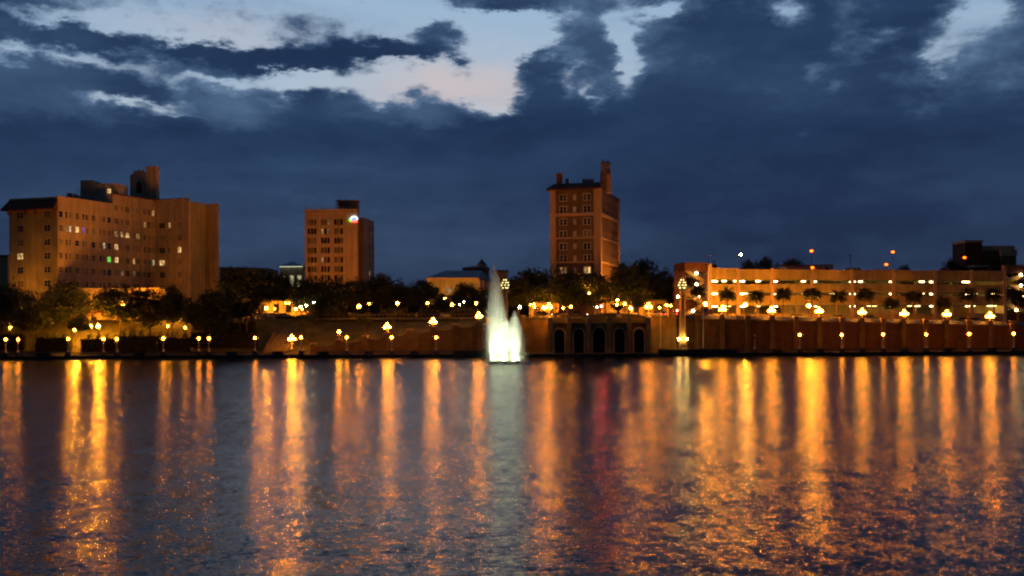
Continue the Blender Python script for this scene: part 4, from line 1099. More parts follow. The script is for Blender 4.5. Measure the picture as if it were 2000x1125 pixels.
# ------------------------------------------------------------------ lamps
def shared(mb, name, m, smooth=False): return mb.mesh(name, m, (0, 0, 0), smooth)
postA = shared(MB().lathe([(.30, 0), (.30, .12), (.17, .3), (.12, .45), (.075, .6), (.06, 1.9), (.11, 1.98), (.16, 2.06), (.10, 2.12)], 8), 'post', M['post'], True)
globeA = shared(MB().ball((0, 0, 2.40), .24, 10, 8), 'globe', M['lampA'], True)
globeU = shared(MB().ball((0, 0, 2.40), .24, 10, 8), 'globe', M['lampU'], True)
capA = shared(MB().lathe([(.10, 2.68), (.12, 2.72), (.03, 2.8), (.01, 2.9)], 6), 'finial', M['post'])
nl = 0
for i, (x, y) in enumerate(LAMP_A):
    p = P(x, y, 250.25); base = Vector((p.x, 250.25, 1.70))
    lit = x != 1474
    side = 'left of the fountain' if x < 960 else 'right of the lantern column'
    j = i if x < 960 else i - 13
    lab = (f'single globe lamp on the lake seawall, {ORD[j]} from the left edge' if x < 960 else
           (f'unlit single globe lamp on the seawall right of the lantern column' if not lit else f'lit globe lamp on the right seawall, {ORD[j - 1]} from the lantern column'))
    t = thing('globe_lamp', base, lab, 'lamp', 'globe lamps along the seawall')
    inst('post', postA, t); inst('globe', globeA if lit else globeU, t, (0, 0, p.z - 1.70 - 2.40)); inst('finial', capA, t)

postB = shared(MB().lathe([(.36, 0), (.36, .15), (.2, .4), (.12, .6), (.09, 2.0), (.14, 2.1), (.09, 2.2), (.08, 2.85), (.14, 2.9)], 8), 'post', M['post'], True)
am = MB()
for k in range(4):
    a_ = math.pi / 4 + k * math.pi / 2; c, s = math.cos(a_) * .72, math.sin(a_) * .72
    am.tube((0, 0, 1.95), (c, s, 2.02), .045, .04, 5).tube((c, s, 2.02), (c, s, 2.2), .05, .08, 5)
armB = shared(am, 'arms', M['post'])
globeB = shared(MB().ball((0, 0, 0), .24, 9, 7), 'globe', M['lampB'], True)
LAMP_B = [(570, 661, 259.1, 'at the foot of the rising wall'), (662, 651, 259.1, None), (756, 638, 259.1, 'lowest on the rising wall pillars'), (846, 628, 259.1, 'midway up the rising wall'),
          (935.5, 617, 259.1, 'topmost on the rising wall beside the fountain'), (1072, 599, 252.75, 'over the left end of the five arches'), (1266.5, 598.5, 252.75, 'over the right end of the five arches'),
          (1411, 603.6, 259.1, 'first along the wall below the garage'), (1507, 606, 259.1, 'second along the wall below the garage'), (1600, 607, 259.1, 'third along the wall below the garage'),
          (1684, 609.6, 259.1, 'fourth along the wall below the garage'), (1766, 612, 259.1, 'fifth along the wall below the garage'), (1849.5, 613, 259.1, 'sixth along the wall below the garage'),
          (1933.6, 617, 259.1, 'seventh along the wall below the garage')]
for (x, y, Y, lab) in LAMP_B:
    p = P(x, y, Y)
    t = thing('cluster_lamp', (p.x, Y, p.z - 2.55), f'globe cluster lamp {lab}' if lab else 'large single globe lamp on the second pillar of the rising wall', 'lamp', 'globe cluster lamps')
    inst('post', postB, t)
    if lab:
        inst('arms', armB, t)
        for k in range(4):
            a_ = math.pi / 4 + k * math.pi / 2
            inst('globe', globeB, t, (math.cos(a_) * .72, math.sin(a_) * .72, 2.42))
        inst('globe', globeB, t, (0, 0, 3.15))
    else:
        inst('globe', globeB, t, (0, 0, 2.9), scale=(1.3, 1.3, 1.3))

# street lamps further back: single globe on tall pole, (px, py, Y, size, kind)
SL = [(1206, 586, 291, .3, 'lampB', 'below the right corner of the apartment tower'), (701, 598.5, 283, .52, 'lampB', 'beside the parked cars above the lawn'), (776, 592, 283, .42, 'lampB', 'over the round lawn tree left of the cream hall'), (883, 595, 284, .36, 'lampB', 'in front of the cream hall'),
      (930, 592, 284, .36, 'lampB', 'just left of the fountain plume'), (835, 592, 290, .30, 'lampB', 'at the left corner of the cream hall'), (262, 592, 272, .36, 'lampB', 'among the hotel trees'),
      (178, 638, 266, .28, 'lampT', 'low before the hotel annex, left of the pair'), (192, 637, 266, .28, 'lampT', 'low before the hotel annex, right of the pair'), (147, 644, 266, .28, 'lampT', 'low by the hotel garden annex'),
      (453, 591, 300, .26, 'lampB', 'right beside the hotel end wall'), (458, 592, 300, .26, 'lampB', 'second beside the hotel end wall'), (558, 592, 296, .26, 'lampB', 'under the trees below the pavilion'),
      (564, 592, 298, .26, 'lampB', 'second under the trees below the pavilion'), (587, 599, 292, .24, 'lampW', 'under the office block trees, lower one'), (613, 591, 292, .22, 'lampW', 'under the office block trees, upper one'),
      (898, 595, 300, .18, 'lampW', 'small one in front of the cream hall'), (906, 590, 300, .18, 'lampW', 'small upper one in front of the cream hall'),
      (1015, 600, 284, .26, 'lampW', 'right of the fountain plume'), (1043, 594, 286, .24, 'lampB', 'left end of the arches street, upper'), (1043.5, 600, 284, .24, 'lampB', 'left end of the arches street, lower'),
      (1115, 599, 280, .30, 'lampB', 'over the second arch'), (1205, 595, 276, .34, 'lampB', 'left of the bowl planter pole'), (1220, 593.5, 276, .34, 'lampB', 'right of the bowl planter pole'),
      (1302, 596, 276, .34, 'lampB', 'just left of the lantern column'), (1310, 597, 280, .26, 'lampB', 'closest to the lantern column on its left'), (1324, 579.5, 278, .30, 'lampW', 'white one high beside the lantern column'),
      (1378, 594, 270, .3, 'lampT', 'at the foot of the garage stair tower'), (1456, 595, 270, .3, 'lampT', 'first among the garage palms'), (1580, 597, 270, .3, 'lampT', 'second among the garage palms')]
# street lights added behind the trees, out of sight, to brighten the building fronts
SL += [(128, 600, 278, .36, 'lampT', 'added behind the trees to brighten the hotel corner'), (240, 596, 278, .42, 'lampT', 'added behind the trees to brighten the middle of the hotel'), (334, 600, 279, .42, 'lampT', 'added behind the trees to brighten the hotel wing'), (36, 604, 279, .44, 'lampT', 'added behind the trees to brighten the hotel front'),
       (596, 560, 366, .33, 'lampT', 'added at the left foot of the office block to brighten it'), (645, 560, 366, .33, 'lampT', 'added before the middle of the office block to brighten it'), (705, 562, 372, .33, 'lampT', 'added at the right foot of the office block to brighten it'),
       (1085, 575, 296, .36, 'lampT', 'added at the left foot of the apartment tower to brighten it'), (1150, 575, 294, .36, 'lampT', 'added at the middle of the apartment tower to brighten it'), (1240, 578, 312, .5, 'lampT', 'added to brighten the apartment tower side wall'),
       (868, 582, 342, .36, 'lampT', 'added behind the trees to brighten the cream hall'), (925, 580, 340, .36, 'lampT', 'added to brighten the right corner of the cream hall')]
SL += [(22.5, 578, 282, .16, 'lampW', 'tiny white one in the tree at the left edge'), (64, 640, 263, .14, 'lampW', 'tiny white one behind the forked tree'), (20, 640, 266, .22, 'lampB', 'low at the left edge behind the shrubs'),
       (328, 637, 268, .24, 'lampB', 'low below the hotel wing'), (362, 640, 268, .24, 'lampB', 'low left of the large dark tree'), (598, 597, 290, .2, 'lampW', 'small one between the two under the office trees'), (590, 604, 288, .18, 'lampB', 'lowest under the office block trees'),
       (620, 597, 291, .16, 'lampW', 'tiny right one under the office block trees'), (721, 593, 290, .22, 'lampB', 'right of the tall lamp above the lawn'), (1036, 595, 282, .2, 'lampB', 'small one left of the arches street'), (1100, 602, 280, .22, 'lampB', 'small one over the first arch'),
       (1166, 600, 282, .2, 'lampW', 'pale one beside the red traffic light'), (1247, 591, 284, .16, 'lampW', 'tiny white one above the spiky tree'), (1288, 601, 282, .24, 'lampB', 'beside the bare flagpole at the street'), (1062, 601, 294, .24, 'lampT', 'added to brighten the frontage over the left of the arches'),
       (1232, 602, 294, .24, 'lampT', 'added to brighten the frontage behind the bowl planter'), (520, 602, 301, .24, 'lampT', 'added to brighten the frontage right of the hotel'), (578, 603, 301, .22, 'lampT', 'added to brighten the right end of the frontage by the pavilion')]  # the strong frontage entries are added lamps that raise the glow there
slm, slp = {}, {}
for (x, y, Y, rr, kind, lab) in SL:
    p = P(x, y, Y); zg = ground(p.x, Y) if Y < 283 else zstreet(p.x)
    h = p.z - zg
    t = thing('street_lamp', (p.x, Y, zg), f'lit street lamp {lab}', 'street lamp', 'street lamps behind the shore')
    if kind not in slm: slm[kind] = shared(MB().ball((0, 0, 0), 1.0, 10, 8), 'globe', M[kind], True)
    inst('globe', slm[kind], t, (0, 0, h), scale=(rr * (1 if kind == 'lampT' else .75),) * 3)
    MB().lathe([(.22, 0), (.2, .3), (.09, .6), (.07, h - rr - .1), (.14, h - rr)], 6, (p.x, Y, zg)).build('post', M['iron'], t)

# garage roof pole lights
RP = [(1585, 490, 292, 'lampO', 'tall one above the pink hut'), (1587, 522.5, 288, 'lampO', 'low one in front of the pink hut'), (1744, 492, 300, 'lampO', 'tall one at mid roof'), (1731, 516.5, 298, 'lampO', 'short one at mid roof'),
      (1884, 503, 305, 'lampO', 'in front of the dark stepped building'), (1447, 497, 300, 'lampW', 'white one near the left end'), (1352, 517, 281.2, 'lampW', 'on top of the left stair tower')]
for (x, y, Y, kind, lab) in RP:
    p = P(x, y, Y)
    zb = 20.1 + GO if x > 1400 else p.z - .8
    t = thing('roof_light', (p.x, Y, zb), f'lit pole light on the garage roof, {lab}', 'pole light', 'pole lights on the garage roof')
    MB().tube((p.x, Y, zb), (p.x, Y, p.z - .1), .09, .06, 6).build('pole', M['iron'], t)
    MB().box(p.x - .35, p.x + .35, Y - .2, Y + .5, p.z + .22, p.z + .42).build('hood', M['iron'], t)
    mb_ = MB().ball((p.x, Y, p.z), .42 if kind == 'lampO' else .3, 9, 7, .7)
    mb_.build('lens', M[kind], t, True)
for (x, y, Y, lab) in ((1384, 501, 284, 'left garage column'), (1394, 512, 290, 'dark roof hut'), (1661, 500, 300, 'pink hut')):
    p = P(x, y, Y)
    t = thing('roof_mast', (p.x, Y, 20.1 + GO), f'thin unlit mast on the garage roof by the {lab}', 'mast', 'unlit masts on the garage roof')
    MB().tube((p.x, Y, 20.1 + GO), (p.x, Y, p.z), .1, .07, 6).build('pole', M['iron'], t)
    MB().box(p.x - .45, p.x + .45, Y - .2, Y + .2, p.z, p.z + .25).build('head', M['metal'], t)

# tall lantern columns
def lantern_column(px, Y, ytop, ybase, label, lamps, sm='conc'):
    b0 = P(px, ybase, Y); zt = P(px, ytop, Y).z
    t = thing('lantern_column', (b0.x, Y, .76), label, 'column')
    x = b0.x
    zs_ = P(px, 566, Y).z
    MB().lathe([(1.5, .76), (1.5, 1.6), (1.2, 1.8)], 4, (x, Y, 0)).build('plinth', M['rail'], t)
    MB().lathe([(.95, 1.8), (.85, 4.0), (.55, zs_ - 1.2), (.5, zs_ - .8), (.75, zs_ - .6), (.75, zs_ - .3), (.45, zs_ - .1)], 10, (x, Y, 0)).build('shaft', M[sm], t, True)
    hd = MB().lathe([(.3, zs_ - .1), (.36, zs_ + .2), (.2, zs_ + .4), (.16, zt - .2), (.3, zt - .1), (.02, zt + .6)], 8, (x, Y, 0)).build('lantern_frame', M['iron'], t)
    k = 0
    for lvl, (rr, nn) in enumerate(((.62, 5), (.92, 6), (.7, 5), (.36, 4))):
        for j in range(nn):
            a_ = 2 * math.pi * (j + .5 * (lvl % 2)) / nn
            inst('lantern_globe', lant, hd, (math.cos(a_) * rr, math.sin(a_) * rr, zs_ + .45 + lvl * .62 - .76))
    inst('lantern_globe', lant, hd, (0, 0, zs_ + .45 + 4 * .58 - .76))
    return t
lant = shared(MB().ball((0, 0, 0), .15, 7, 5), 'lantern_globe', M['lantern'], True)
lantern_column(1333, 254, 545, 682, 'tall pale column with lantern cluster on top, right of the arches', True)
lantern_column(987, 255.5, 545, 682, 'tall column with lantern cluster rising behind the fountain', True, 'rail')  # darker shaft material puts the column's lack of light into its colour
upm = shared(MB().ball((0, 0, 2.35), .22, 9, 7), 'globe', M['uplight'], True)
for i, (x, y) in enumerate(((1326, 662), (1341, 662))):
    p = P(x, y, 252.4)
    t = thing('column_lamp', (p.x, 252.4, .76), f'bright yellow globe lamp at the foot of the right lantern column, {["left", "right"][i]} one', 'lamp', 'lamps at the lantern column foot')
    inst('post', postA, t, scale=(1, 1, (p.z - .76) / 2.35)); inst('globe', upm, t, (0, 0, p.z - .76 - 2.35))

# flagpoles
def flagpole(px, yt, yb, Y, label, flag=False, lean=0):
    a, b_ = P(px, yb, Y), P(px + lean, yt, Y)
    t = thing('flagpole', a, label, 'flagpole')
    MB().tube(a, b_, .10, .06, 6).build('pole', M['post'], t)
    MB().ball(b_ + Vector((0, 0, .12)), .14, 6, 5).build('finial', M['post'], t)
    return a, b_
flagpole(1290, 600, 679, 253, 'bare white flagpole left of the right lantern column')
flagpole(944, 628, 680, 252, 'bare white flagpole at the left edge of the fountain plume')
a, b_ = flagpole(1373.5, 601, 680, 252.5, 'white flagpole carrying the striped flag below the garage')
fl = thing('flag', b_, 'red and white striped flag with blue corner flying below the garage', 'flag')
def flagpt(u, v): return (b_.x + .12 + u * 2.1, b_.y - .15 + .22 * math.sin(u * 7 + v) * u, b_.z - .25 - v * 1.15 - .28 * u * u)
fr_, fw_, fb_ = mat('flag_red', (.45, .03, .03), .8, .1), mat('flag_white', (.7, .68, .62), .8, .1), mat('flag_blue', (.03, .04, .16), .8, .1)
for s in range(13):
    mb_ = MB()
    for k in range(10):
        if s < 7 and k < 4: continue
        u0, u1, v0, v1 = k / 10, (k + 1) / 10, s / 13, (s + 1) / 13
        q = [flagpt(u0, v0), flagpt(u1, v0), flagpt(u1, v1), flagpt(u0, v1)]
        mb_.add(q + [(c[0], c[1] + .02, c[2]) for c in q], [(3, 2, 1, 0), (4, 5, 6, 7)])
    mb_.build('stripe', fw_ if s % 2 else fr_, fl)
mb_ = MB()
for k in range(4):
    q = [flagpt(k / 10, 0), flagpt((k + 1) / 10, 0), flagpt((k + 1) / 10, 7 / 13), flagpt(k / 10, 7 / 13)]
    mb_.add(q + [(c[0], c[1] + .02, c[2]) for c in q], [(3, 2, 1, 0), (4, 5, 6, 7)])
mb_.build('canton', fb_, fl)
flagpole(1209, 576, 612, 261.0, 'thin bare pole standing in the bowl planter above the arches')

# traffic signal and red lights
def signal(px, py, Y, label):
    p = P(px, py, Y); zg = zstreet(p.x)
    t = thing('traffic_light', (p.x, Y, zg), label, 'traffic light')
    MB().tube((p.x + .1, Y + .3, zg), (p.x + .1, Y + .3, p.z + .6), .1, .08, 6).build('pole', M['iron'], t)
    MB().box(p.x - .25, p.x + .25, Y, Y + .25, p.z - 1.1, p.z + .4).build('housing', M['iron'], t)
    MB().ball((p.x, Y - .05, p.z), .26, 9, 7).build('red_lamp', M['red'], t, True)
signal(1174.5, 598, 284, 'red traffic light over the third arch')
signal(1323, 607, 284, 'red pole light standing in for tail lights left of the right lantern column')  # pole light in place of a cluster of car tail lights
# ------------------------------------------------------------------ trees
def crown_mesh(seed, leaf, nclump, per, m, flat=.75, name='crown'):
    rng = np.random.default_rng(seed)
    c = rng.normal(size=(nclump, 3)); c /= np.linalg.norm(c, axis=1)[:, None]
    rad = rng.uniform(.35, .98, nclump) ** .6
    c *= rad[:, None]
    lob = 1 + .22 * np.sin(c[:, 0] * 5 + seed) * np.cos(c[:, 1] * 4 + seed * 2) + rng.normal(0, .08, nclump)
    c *= lob[:, None]
    c[:, 2] = np.where(c[:, 2] < 0, c[:, 2] * .72, c[:, 2])
    sig = rng.uniform(.09, .19, nclump)
    pts = (c[:, None, :] + rng.normal(size=(nclump, per, 3)) * sig[:, None, None] * np.array([1, 1, .7])).reshape(-1, 3)
    n = len(pts)
    u = rng.normal(size=(n, 3)); u /= np.linalg.norm(u, axis=1)[:, None]
    w = np.cross(u, rng.normal(size=(n, 3))); w /= np.linalg.norm(w, axis=1)[:, None]
    s = rng.uniform(.6, 1.3, n)[:, None] * leaf
    v = np.stack([pts - u * s, pts + w * s * .55, pts + u * s, pts - w * s * .55], 1).reshape(-1, 3)
    me = bpy.data.meshes.new(name)
    me.from_pydata(v.tolist(), [], (np.arange(n * 4).reshape(n, 4)).tolist())
    me.materials.append(m)
    return me
CROWNS = [crown_mesh(s, .07, 170, 34, M['leafA'] if s % 2 else M['leafB']) for s in range(1, 7)]
SMALLC = [crown_mesh(s, .095, 70, 28, M['leafA']) for s in range(21, 24)]

def trunk_mb(h, r, seed, base, spread, multi=1):
    rng = random.Random(seed); mb = MB()
    for k in range(multi):
        ang = 2 * math.pi * k / max(1, multi) + seed
        p = Vector(base); top = Vector((base[0] + (math.cos(ang) * spread * .35 if multi > 1 else rng.uniform(-.2, .2)), base[1] + (math.sin(ang) * spread * .2 if multi > 1 else 0), base[2] + h))
        mid = p.lerp(top, .5) + Vector((rng.uniform(-.15, .15), 0, 0))
        mb.tube(p, mid, r, r * .8, 7).tube(mid, top, r * .8, r * .6, 7)
        for j in range(5 if multi == 1 else 3):
            a_ = 2 * math.pi * j / 5 + rng.random()
            e = top + Vector((math.cos(a_) * spread * .6, math.sin(a_) * spread * .6, rng.uniform(.3, .9) * spread * .7))
            k1 = top.lerp(e, .5) + Vector((0, 0, .12 * spread))
            mb.tube(top - Vector((0, 0, .1)), k1, r * .5, r * .32, 5).tube(k1, e, r * .32, r * .1, 5)
    return mb

def tree(px, yt, yb, hw, Y, label, small=False, multi=1, k=None, trunk_r=None, group='trees along the shore and street'):
    """crown between photo rows yt and yb, half width hw pixels, standing Y out"""
    a, b_ = P(px, yt, Y), P(px, yb, Y)
    zg = ground(a.x, Y) if Y < 283 else zstreet(a.x)
    cz, rz_ = (a.z + b_.z) / 2, (a.z - b_.z) / 2
    rx = hw * Y / F
    t = thing('tree', (a.x, Y, zg), label, 'tree', group)
    sd = random.randint(0, 999)
    cm = random.choice(SMALLC if small else CROWNS) if k is None else CROWNS[k]
    o = inst('crown', cm, t, (0, 0, cz - zg), random.uniform(0, 6.28), (rx, rx * random.uniform(.85, 1), rz_ * 1.08))
    h = max(.8, (b_.z - zg) + rz_ * .35)
    trunk_mb(h, trunk_r or (.14 if small else .32), sd, (a.x, Y, zg - .15), rx * .9, multi).build('trunk', M['bark'], t)
    return t

TR = [
    (8, 561, 652, 40, 268, 'dark tree at the left edge in front of the hotel', 0, 1),
    (62, 592, 656, 38, 261.5, 'open tree with forked pale trunk behind the first seawall lamps', 1, 2),
    (128, 556, 640, 48, 275, 'broad dark tree before the corner of the hotel', 0, 1),
    (40, 572, 640, 44, 276, 'dark tree behind the forked tree at far left', 0, 1),
    (157, 618, 652, 22, 261.5, 'slim young tree right of the third seawall lamp', 1, 1),
    (236, 561, 628, 46, 272, 'broad dark tree before the middle of the hotel', 0, 1),
    (292, 572, 640, 36, 271, 'dark tree before the right half of the hotel', 0, 1),
    (336, 564, 640, 34, 270, 'tall dark tree below the hotel wing', 0, 1),
    (408, 579, 660, 46, 265, 'large dark tree below the right end of the hotel', 0, 1),
    (445, 560, 640, 34, 290, 'dark tree just right of the hotel end wall', 0, 1),
    (488, 528, 600, 58, 318, 'big dark tree below the dark sloping roof', 0, 1),
    (548, 540, 602, 40, 322, 'dark tree below the pavilion', 0, 1),
    (608, 548, 612, 44, 296, 'wide dark tree at the left foot of the office block', 0, 1),
    (640, 575, 618, 30, 286, 'dark tree above the lawn below the office block', 0, 1),
    (672, 548, 606, 46, 304, 'dark tree at the foot of the office block', 0, 1),
    (745, 541, 604, 48, 310, 'large dark tree right of the office block', 0, 1),
    (795, 560, 606, 34, 310, 'dark tree left of the cream hall', 0, 1),
    (824, 552, 600, 28, 330, 'dark tree touching the left corner of the cream hall', 0, 1),
    (872, 575, 606, 26, 320, 'low dark tree before the windows of the cream hall', 0, 1),
    (912, 556, 606, 26, 318, 'dark tree before the right part of the cream hall', 0, 1),
    (948, 566, 608, 26, 316, 'dark tree left of the plume behind the fountain', 0, 1),
    (600, 614, 640, 24, 268, 'small pale trunk tree on the lawn, nearest the stairs', 1, 1),
    (660, 592, 624, 20, 270, 'small tree on the lawn behind the large single globe', 1, 1),
    (712, 618, 640, 17, 266, 'smallest tree on the lawn with leaning trunk', 1, 1),
    (769, 600, 616, 21, 266, 'flat topped small tree on the lawn with straight pale trunk', 1, 1),
    (1012, 546, 606, 40, 300, 'dark oak right behind the fountain plume', 0, 1),
    (1052, 531, 604, 48, 306, 'large dark oak left of the apartment tower', 0, 1),
    (1108, 534, 600, 46, 296, 'large dark oak at the foot of the apartment tower', 0, 1),
    (1158, 540, 602, 40, 294, 'dark oak before the right corner of the apartment tower', 0, 1),
    (1228, 520, 600, 36, 300, 'tall dark oak just right of the apartment tower', 0, 1),
    (1262, 517, 598, 42, 306, 'tallest dark oak right of the apartment tower', 0, 1),
    (1308, 540, 604, 34, 308, 'dark oak left of the garage stair tower', 0, 1),
    (1246, 568, 604, 18, 275, 'spiky small tree right of the bowl planter', 1, 1),
    (1462, 511, 560, 18, 350, 'small dark crown above the garage roof left of the pole light', 0, 1),
    (1494, 506, 560, 20, 352, 'rounder dark crown above the garage roof', 0, 1),
    (1545, 510, 560, 34, 350, 'wide dark crown above the garage roof left of the pink hut', 0, 1),
    (1766, 521, 560, 18, 352, 'low dark crown above the middle of the garage roof', 0, 1),
    (1858, 509, 560, 18, 350, 'dark crown left of the stepped brown building', 0, 1),
]
for (px, yt, yb, hw, Y, lab, sm, mu) in TR:
    tree(px, yt, yb, hw, Y, lab, bool(sm), mu)

# ------------------------------------------------------------------ palms
def frond_mesh(seed):
    rng = random.Random(seed); mb = MB()
    n = 8; L = 1.0
    pts = [Vector((t, 0, .30 * t - .55 * t * t)) for t in [k / n for k in range(n + 1)]]
    for a, b_ in zip(pts[:-1], pts[1:]):
        mb.quad(a + Vector((0, -.012, 0)), b_ + Vector((0, -.010, 0)), b_ + Vector((0, .010, 0)), a + Vector((0, .012, 0)))
    for k in range(3, n + 1):
        for sgn in (-1, 1):
            for q in range(2):
                p = pts[k] + Vector((-.06 * q, 0, 0))
                l = .34 * (1 - .3 * abs(k / n - .7)) * rng.uniform(.8, 1.1)
                tip = p + Vector((l * .75, sgn * l * .7, -l * rng.uniform(.25, .55)))
                mb.add([p + Vector((-.055, 0, 0)), tip, p + Vector((.055, 0, 0))], [(0, 1, 2)])
    return mb.mesh('frond', M['leafP'])
FROND = [frond_mesh(s) for s in range(3)]
def palm(px, yc, rp, Y, label, yb=None, group='palms', nf=64):
    c = P(px, yc, Y); zg = ground(c.x, Y) if Y < 283 else zstreet(c.x)
    t = thing('palm_tree', (c.x, Y, zg), label, 'palm tree', group)
    R = rp * Y / F; h = c.z - zg
    lean = random.uniform(-.25, .25)
    mb = MB(); n = 6
    for k in range(n):
        t0, t1 = k / n, (k + 1) / n
        f = lambda s: Vector((c.x + lean * (s * s - 1), Y, zg - .1 + (h + .1) * s))
        mb.tube(f(t0), f(t1), .21 - .05 * t0, .21 - .05 * t1, 7)
    mb.tube((c.x, Y, c.z - .9), (c.x, Y, c.z + .1), .2, .3, 7)
    mb.build('trunk', M['palmbark'], t)
    for k in range(nf):
        o = inst('frond', random.choice(FROND), t, (0, 0, h))
        el_ = math.asin(max(-.75, min(.97, -.55 + 1.5 * (k + .5) / nf)))
        o.rotation_euler = (random.uniform(-.5, .5), -el_, k * 2.4 + random.uniform(-.3, .3))
        s = R * random.uniform(.92, 1.15)
        o.scale = (s, s * 1.25, s)
PG = [(1364, 570), (1420, 576), (1476, 580), (1530, 575), (1586, 575), (1637, 580), (1690, 576), (1740, 594), (1786, 581), (1843, 592), (1890, 576), (1940, 576), (1989, 581)]
for i, (x, y) in enumerate(PG):
    palm(x, y, 14.5 if y < 590 else 13.0, 267.5 + (i % 3), f'{ORD[i]} palm from the left in the row before the garage', group='palms before the garage')
for i, (x, y, Y) in enumerate(((469, 604, 270), (494, 598, 274), (513, 580, 280), (542, 574, 285), (482, 612, 266))):
    palm(x, y, 17, Y, ['palm nearest the hotel end wall', 'second palm right of the hotel', 'tall palm above the dark shrubs right of the hotel', 'tallest palm below the pavilion', 'short palm low on the bank right of the hotel'][i], group='palms on the bank right of the hotel')

# ------------------------------------------------------------------ hedges and shrubs
def hedge_mesh(seed, n, leaf):
    rng = np.random.default_rng(seed)
    p = rng.uniform(-.5, .5, (n, 3)); p[:, 2] = rng.uniform(0, 1, n) ** .7
    p[:, 2] *= 1 + .18 * np.sin(p[:, 0] * 25 + seed) + rng.normal(0, .05, n)
    u = rng.normal(size=(n, 3)); u /= np.linalg.norm(u, axis=1)[:, None]
    w = np.cross(u, rng.normal(size=(n, 3))); w /= np.linalg.norm(w, axis=1)[:, None]
    return p, u, w
def hedge(x0, x1, ytop, Y, dep, label, leaf=.28, zb=None, m='leafH'):
    a, b_ = P(x0, ytop, Y), P(x1, ytop, Y)
    cx = (a.x + b_.x) / 2; zg = zb if zb is not None else (ground(cx, Y) if Y < 283 else zstreet(cx))
    w_, h = b_.x - a.x, max(.6, a.z - zg)
    n = int(min(2600, 60 * w_ * max(1, h) ** .5))
    p, u, w = hedge_mesh(int(x0) + 100, n, leaf)
    p = p * np.array([w_, dep, h])
    s = leaf * np.random.default_rng(int(x0) + 105).uniform(.6, 1.3, n)[:, None]
    v = np.stack([p - u * s, p + w * s * .6, p + u * s, p - w * s * .6], 1).reshape(-1, 3)
    t = thing('hedge', (cx, Y, zg), label, 'hedge')
    me = bpy.data.meshes.new('foliage'); me.from_pydata(v.tolist(), [], np.arange(n * 4).reshape(n, 4).tolist()); me.materials.append(M[m])
    inst('foliage', me, t)
    MB().box(a.x + .2, b_.x - .2, Y - dep * .38, Y + dep * .38, zg, zg + h * .86).build('dark_core', M['dark'], t)  # solid near-black box filling the foliage
hedge(232, 306, 651, 262, 2.4, 'clipped dark hedge behind the sixth seawall lamp')
hedge(70, 140, 656, 264, 2.4, 'dark shrubs between the forked tree and the third seawall lamp')
hedge(160, 230, 658, 263.5, 2.2, 'dark shrubs right of the slim young tree')
hedge(308, 372, 656, 263, 2.2, 'dark hedge right of the clipped hedge below the hotel wing')
hedge(-30, 50, 650, 265, 2.4, 'dark shrubs at the left edge behind the seawall lamps')
hedge(374, 505, 645, 266, 3.5, 'dark shrubs on the bank left of the stairs')
hedge(420, 500, 628, 272, 3.5, 'dark shrubs higher on the bank under the short palms')
hedge(540, 615, 624, 281, 2.0, 'dark shrubs along the street right of the tallest palm')
hedge(600, 700, 614, 284.5, 1.2, 'low hedge along the street left of the tall lamp above the lawn')
hedge(702, 812, 615, 284.6, 1.2, 'low hedge along the street between the two tall lamps')
hedge(815, 860, 607, 285, 1.4, 'rounded shrub before the left of the cream hall')
hedge(880, 925, 605, 285.2, 1.4, 'rounded shrub before the middle of the cream hall')
hedge(585, 940, 628, 276, .9, 'long low dark hedge crossing the lawn')
for (x0, x1, yt, lab) in ((425, 600, 584, 'dark shrub belt behind the frontage right of the hotel'), (600, 832, 588, 'dark shrub belt under the trees at the office block'), (832, 985, 590, 'dark shrub belt before the cream hall'), (990, 1190, 584, 'dark shrub belt under the oaks left of the tower'), (1190, 1345, 584, 'dark shrub belt under the oaks right of the tower')):
    hedge(x0, x1, yt, 336, 3.0, lab, .5)
# street railing over the lawn
rl_ = thing('street_railing', (P(770, 620, 283).x, 282.8, 9.3), 'long low railing along the street above the lawn', 'railing')
mb_ = MB(); x = P(600, 620, 282.8).x
while x < P(945, 620, 282.8).x:
    mb_.box(x - .06, x + .06, 282.74, 282.86, 9.2, 10.25); x += 1.1
tag(mb_.build('railing_posts', M['rail'], rl_), kind='stuff')
MB().box(P(600, 620, 282.8).x, P(945, 620, 282.8).x, 282.7, 282.9, 10.25, 10.4).build('top_rail', M['rail'], rl_)

# ------------------------------------------------------------------ stairs on the bank
sr = thing('staircase', (P(536, 680, 260).x, 260, .74), 'broad stone staircase climbing the bank left of the cluster lamp', 'staircase')
sa, sb_ = P(516, 680, 260).x, P(556, 680, 260).x
for k in range(14):
    y0 = 260 + k * .9; z1 = .74 + (k + 1) * .36
    MB().box(sa, sb_, y0, y0 + 1.0, max(.3, z1 - 1.2), z1).build('step', M['rail'], sr)
for xo in (-.5, sb_ - sa + .05):
    mb_ = MB()
    for k in range(14):
        y0 = 260 + k * .9; z1 = .74 + (k + 1) * .36
        mb_.box(sa + xo, sa + xo + .45, y0, y0 + .9, max(.3, z1 - 1.5), z1 + .3)
    mb_.build('side_wall', M['rail'], sr)
for xo in (1.2, 2.4, 3.6):
    a, b_ = Vector((sa + xo, 264, 3.4)), Vector((sa + xo + 1.5, 272.5, 7.0))
    MB().tube(a, b_, .05, .05, 5).tube(a - Vector((0, 0, 1.0)), a, .05, .05, 5).tube(b_ - Vector((0, 0, 1.2)), b_, .05, .05, 5).build('handrail', M['metal'], sr)

